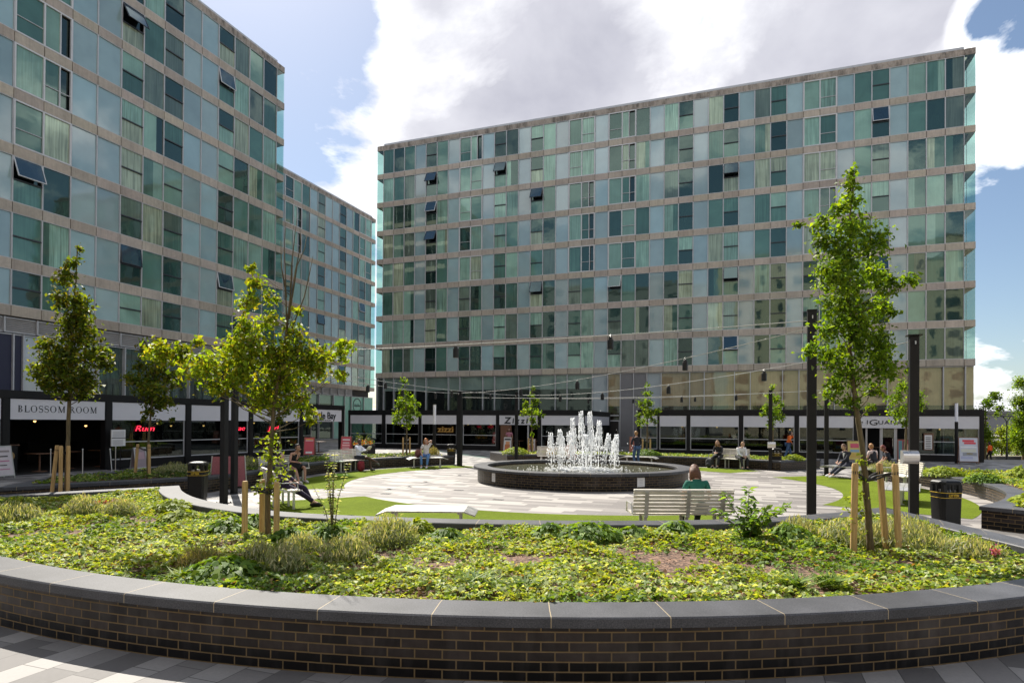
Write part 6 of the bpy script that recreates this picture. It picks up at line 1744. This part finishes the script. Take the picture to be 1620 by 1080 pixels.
person('ginger-haired woman in a white top and blue jeans with a hand at her face', bpos(P5, A5, .05), A5-.35, lean=.10, nod=.15, hair=(.42, .15, .03), hairstyle='long', top=(.68, .64, .64), sleeve='short', bottom=(.10, .21, .42), shoe=(.65, .62, .62), sex='f', hands={-1: (-.05, .16, 1.13), 1: (.14, .34, .62)})
person('bald bearded man in a white shirt and dark shorts reading with legs crossed', bpos(P4, A4, -.62), A4+.15, lean=-.05, nod=.2, skin='dark', hairstyle='bald', beard=True, top=(.66, .68, .78), bottom=(.02, .022, .03), leg='short', shoe=(.10, .10, .09), hands={-1: (-.10, .40, .86), 1: (.08, .40, .86)}, feet={-1: (-.12, .52, .09), 1: (-.12, .78, .36)}, knees={1: (.2, .4, 1)})
person('woman in a black sleeveless dress leaning on her knee at the left', bpos(P6, A6, -.35), A6-.25, lean=.32, nod=-.05, skin='tan', hair=(.012, .01, .01), hairstyle='bun', top=(.01, .01, .012), sleeve='none', bottom=(.01, .01, .012), skirt=True, leg='none', shoe=(.55, .5, .47), sex='f', hands={-1: (-.06, .20, 1.0), 1: (.12, .40, .70)}, feet={-1: (-.12, .50, .09), 1: (.22, .66, .09)})
person('person in dark trousers and black boots mostly hidden behind the lopsided trunk', bpos(P3, A3, .25), A3-.5, lean=-.25, hair=(.03, .02, .02), top=(.05, .03, .07), bottom=(.02, .012, .035), shoe=(.015, .013, .013), feet={-1: (-.12, .62, .09), 1: (.14, .86, .09)}, hands={-1: (-.16, .2, .62), 1: (.18, .2, .62)})
person('man in a dark jacket and jeans standing with his back turned behind the fountain', (5.98, 30.35, 0), R(15), mode='stand', lean=.05, nod=.25, hair=(.28, .15, .05), top=(.016, .016, .024), bottom=(.045, .085, .17), hands={-1: (-.12, .28, 1.05), 1: (.12, .28, 1.05)})
person('man in an orange high-visibility jacket drinking by the right windows', E(2.3, 41.0), R(-95), mode='stand', lean=.25, nod=-.3, hair=(.03, .02, .02), top=(.85, .16, .02), bottom=(.06, .11, .20), hands={-1: (-.06, .25, 1.45), 1: (.22, .15, 1.0)}, feet={-1: (-.10, .18, .09), 1: (.10, -.26, .09)})
person('person in a dark suit reclining with legs stretched out on the right bench', bpos(P10, A10, .0), A10-.1, lean=.08, nod=.35, hair=(.10, .045, .02), top=(.022, .024, .035), bottom=(.03, .033, .05), shoe=(.70, .69, .68), collar=(.7, .7, .72), feet={-1: (-.08, .86, .08), 1: (.08, .92, .08)}, hands={-1: (-.06, .36, .62), 1: (.10, .34, .64)})
person('fair-haired person in a dark vest sitting with back turned behind the right trunk', (14.95, 26.2, 0), R(20), seat=.45, lean=.18, hair=(.34, .17, .06), top=(.55, .45, .42), vest=(.02, .022, .028), sleeve='short', bottom=BLK)
person('red-haired person in a dark short-sleeved top sitting right of the right trunk', (14.9, 25.0, 0), R(75), seat=.45, lean=.30, nod=.25, hair=(.16, .03, .02), top=(.015, .018, .03), sleeve='short', bottom=(.12, .03, .03), skin='tan', hands={-1: (-.05, .42, .58), 1: (.06, .40, .58)})
person('woman in a pink top and blue trousers walking past the middle pavilion', E(-15.2, 40.6), R(170), mode='stand', lean=.03, hair=(.05, .03, .02), hairstyle='long', skin='mid', top=(.42, .17, .22), sleeve='short', bottom=(.10, .13, .28), sex='f', feet={-1: (-.10, .12, .09), 1: (.10, -.16, .09)})
person('person with bare arms on the bench behind the water jets', bpos(P7, A7, -.75), A7, lean=.25, skin='pale', hair=(.30, .18, .08), hairstyle='long', top=(.55, .33, .27), sleeve='none', bottom=(.35, .22, .17), sex='f')
person('walker in an orange jacket and black trousers at the far right', (38.4, 51.0, -.9), R(25), mode='stand', lean=.05, hair=(.03, .02, .02), top=(.85, .13, .015), bottom=BLK, feet={-1: (-.1, .1, .09), 1: (.1, -.15, .09)})
for i, (u, d, c, l) in enumerate(((-29.3, 44.55, (.55, .52, .62), 'diner in a pale lilac shirt inside the leftmost middle pavilion bay'), (-28.5, 45.2, (.50, .50, .50), 'diner in grey seated second from left inside the leftmost middle bay'), (-27.75, 44.5, (.60, .55, .52), 'diner in a cream top nearest the post inside the leftmost middle bay'))):
    person(l, E(u, d), -THETA+(.9, -.6, 1.3)[i], lean=.15, skin=('mid', 'tan', 'pale')[i], top=c, hair=(.03, .02, .015), sex='f')
# ---- things people brought
def bag(name, loc, rz, label, cat, col, s=1.0, pack=False):
    r = empty(name, loc, rz, label, cat)
    m = MB(); m.smooth = True; m.col = (*col, 1)
    bm = MB(); bm.sphere((0, 0, 0), 1.0, 14, 10)
    vv = []
    for x, y, z in bm.v:
        k = lambda t, e: math.copysign(abs(t)**e, t)
        vv.append((k(x, .6)*.17*s, k(y, .6)*.10*s, .21*s+k(z, .65)*.21*s*(1+.1*math.sin(9*x))))
    m.add(vv, bm.f); m.build('body', MAT['cloth'], r)
    h = MB(); h.col = (col[0]*.5, col[1]*.5, col[2]*.5, 1); h.tube([(-.08*s, 0, .38*s), (-.06*s, 0, .50*s), (.06*s, 0, .50*s), (.08*s, 0, .38*s)], .012*s, 6); h.build('handle', MAT['cloth'], r)
    p = MB(); p.smooth = True; p.col = (col[0]*.8, col[1]*.8, col[2]*.8, 1); p.sphere((0, .09*s, .15*s), (.11*s, .05*s, .10*s), 10, 7); p.build('pocket', MAT['cloth'], r)
x, y, _ = bpos(P4, A4, -.25, .42); bag('backpack', (x, y, .01), A4, 'dark red backpack on the ground by the reading man', 'bag', (.22, .02, .03))
x, y, _ = bpos(P5, A5, .42, .05); bag('handbag', (x, y, .47), A5, 'brown shoulder bag on the bench beside the ginger-haired woman', 'bag', (.16, .06, .05), .85)
x, y, _ = bpos(P9, A9, .72, .45); bag('rucksack', (x, y, .01), A9, 'black and white bag at the feet of the blonde woman', 'bag', (.05, .05, .06), 1.05)
x, y, _ = bpos(P7, A7, .2, .02); bag('tote_bag', (x, y, .47), A7, 'yellowish bag on the bench behind the jets', 'bag', (.45, .30, .08), .9)
x, y, _ = bpos(P6, A6, .45, -.02)
m = MB(); m.smooth = True; m.col = (.035, .025, .055, 1)
bm = MB(); bm.sphere((0, 0, .1), (.55, .22, .14), 18, 9); m.add([(a, b, c+.05*mnoise.noise(Vector((a*5, b*5, c*5)))) for a, b, c in bm.v], bm.f)
o = m.build('jacket', MAT['cloth']); o.location = (x, y, .46); o.rotation_euler.z = A6; tag(o, 'crumpled dark purple jacket heaped on the left bench', 'jacket')
m = MB(); m.col = (.70, .66, .58, 1); Mx = Matrix.Rotation(R(35), 4, 'X')
m.box(-.13, -.005, -.01, .01, 0, .2, Mx @ Matrix.Rotation(.2, 4, 'Z')); m.box(.005, .13, -.01, .01, 0, .2, Mx @ Matrix.Rotation(-.2, 4, 'Z'))
o = m.build('book', MAT['paint']); x, y, _ = bpos(P4, A4, -.66, .43); o.location = (x, y, .87); o.rotation_euler.z = A4+PI; tag(o, 'open book held by the bald man', 'book')
# ------------------------------------------------------------------ sky, sun, camera
SUN_AZ = math.atan2(.90, -.43); SUN_EL = R(46.5)
sd = Vector((math.cos(SUN_EL)*math.cos(SUN_AZ), math.cos(SUN_EL)*math.sin(SUN_AZ), math.sin(SUN_EL)))
sl_ = bpy.data.lights.new('sun', 'SUN'); sl_.energy = 4.0; sl_.angle = R(.5); sl_.color = (1.0, .94, .84)
so = bpy.data.objects.new('sun', sl_); COL.objects.link(so); so.rotation_euler = sd.to_track_quat('Z', 'Y').to_euler(); so.location = (0, 0, 80)
W = bpy.data.worlds.new('World'); S.world = W; W.use_nodes = True; nt = W.node_tree
bg = nt.nodes['Background']; out = nt.nodes['World Output']
sky = nd(nt, 'ShaderNodeTexSky', sky_type='NISHITA'); sky.sun_disc = False; sky.sun_elevation = SUN_EL
sky.sun_rotation = math.atan2(sd.x, sd.y); sky.air_density = 1.0; sky.dust_density = .6; sky.ozone_density = 1.6
d = nd(nt, 'ShaderNodeTexCoord').outputs['Generated']
vn = nd(nt, 'ShaderNodeVectorMath', operation='NORMALIZE'); ln(nt, d, vn.inputs[0]); d = vn.outputs[0]
sx = nd(nt, 'ShaderNodeSeparateXYZ'); ln(nt, d, sx.inputs[0])
den = math_(nt, 'ADD', math_(nt, 'MAXIMUM', sx.outputs[2], 0.0), .30)
cb = nd(nt, 'ShaderNodeCombineXYZ'); ln(nt, math_(nt, 'DIVIDE', sx.outputs[0], den), cb.inputs[0]); ln(nt, math_(nt, 'DIVIDE', sx.outputs[1], den), cb.inputs[1]); cb.inputs[2].default_value = 3.7
n1 = noise(nt, cb.outputs[0], 1.9, 9, .58, .25)
n2 = noise(nt, cb.outputs[0], .9, 4, .5)
n3 = noise(nt, cb.outputs[0], 4.2, 7, .6, .3)
def blob(v, inner, outer):
    v = Vector(v).normalized(); dp = nd(nt, 'ShaderNodeVectorMath', operation='DOT_PRODUCT'); ln(nt, d, dp.inputs[0]); dp.inputs[1].default_value = v
    mr = nd(nt, 'ShaderNodeMapRange', interpolation_type='SMOOTHSTEP'); ln(nt, dp.outputs['Value'], mr.inputs[0])
    mr.inputs[1].default_value = math.cos(R(outer)); mr.inputs[2].default_value = math.cos(R(inner)); return mr.outputs[0]
def px(x, y): return ((x-810)/1004.46, 1.0, (668-y)/1004.46)
big = math_(nt, 'MAXIMUM', math_(nt, 'MAXIMUM', blob(px(900, 130), 6, 22), blob(px(1250, 60), 6, 20)), blob(px(700, -60), 6, 22))
hole = math_(nt, 'MAXIMUM', math_(nt, 'MAXIMUM', blob(px(490, 170), 2, 8), blob(px(420, 20), 4, 11)), math_(nt, 'MAXIMUM', blob(px(1600, 5), 1, 4), blob(px(1600, 410), 1, 6)))
cov = math_(nt, 'ADD', n1, math_(nt, 'MULTIPLY', big, .22)); cov = math_(nt, 'SUBTRACT', cov, math_(nt, 'MULTIPLY', hole, .34))
cov = math_(nt, 'MULTIPLY_ADD', n2, .25, math_(nt, 'SUBTRACT', cov, .125))
mask = ramp(nt, cov, [(.50, 0), (.565, 1)])
thick = ramp(nt, math_(nt, 'MULTIPLY_ADD', n3, .10, math_(nt, 'ADD', cov, .03)), [(.62, 0), (1.0, 1)])
gb = math_(nt, 'MAXIMUM', blob(px(860, 140), 5, 17), blob(px(1180, 110), 6, 19))
wb = math_(nt, 'MAXIMUM', blob(px(640, 40), 2, 11), blob(px(1560, 180), 3, 9))
thick = math_(nt, 'SUBTRACT', math_(nt, 'MULTIPLY_ADD', math_(nt, 'MULTIPLY', gb, ramp(nt, cov, [(.54, 0), (.76, 1)])), .95, thick), math_(nt, 'MULTIPLY', wb, .55), None, True)
gcol = mixc(nt, ramp(nt, noise(nt, cb.outputs[0], 2.3, 6, .55, .2), [(.32, 0), (.68, 1)]), (.195, .198, .238), (.38, .38, .41))
wcol = mixc(nt, ramp(nt, n3, [(.36, 0), (.60, 1)]), (.43, .435, .46), (.74, .74, .74))
ccol = mixc(nt, thick, wcol, gcol)
skc = nd(nt, 'ShaderNodeVectorMath', operation='SCALE'); ln(nt, sky.outputs[0], skc.inputs[0]); skc.inputs['Scale'].default_value = .050
pale = mixc(nt, .04, skc.outputs[0], (.42, .53, .64))
tot = mixc(nt, mask, pale, ccol)
ln(nt, tot, bg.inputs[0]); bg.inputs[1].default_value = 1.0

cam = bpy.data.cameras.new('camera'); co = bpy.data.objects.new('camera', cam); COL.objects.link(co)
f, pitch, roll, sy = 1004.4571, .0075, .0069, 661.36
fw = Vector((0, math.cos(pitch), math.sin(pitch))); u0 = Vector((0, -math.sin(pitch), math.cos(pitch))); r0 = Vector((1, 0, 0))
rr = r0*math.cos(roll)+u0*math.sin(roll); uu = -r0*math.sin(roll)+u0*math.cos(roll)
co.matrix_world = Matrix(((rr.x, uu.x, -fw.x, 0), (rr.y, uu.y, -fw.y, 0), (rr.z, uu.z, -fw.z, 2.05), (0, 0, 0, 1)))
cam.sensor_fit = 'HORIZONTAL'; cam.sensor_width = 36.0; cam.lens = 36.0*f/1620; cam.shift_x = 0.0; cam.shift_y = (sy-540)/1620
cam.clip_start = .05; cam.clip_end = 4000
S.camera = co
S.view_settings.view_transform = 'Standard'; S.view_settings.look = 'None'; S.view_settings.exposure = 1.24; S.view_settings.gamma = 1.0
S.cycles.max_bounces = 8; S.cycles.transparent_max_bounces = 16; S.cycles.caustics_reflective = False; S.cycles.caustics_refractive = False
S.cycles.sample_clamp_indirect = 6.0
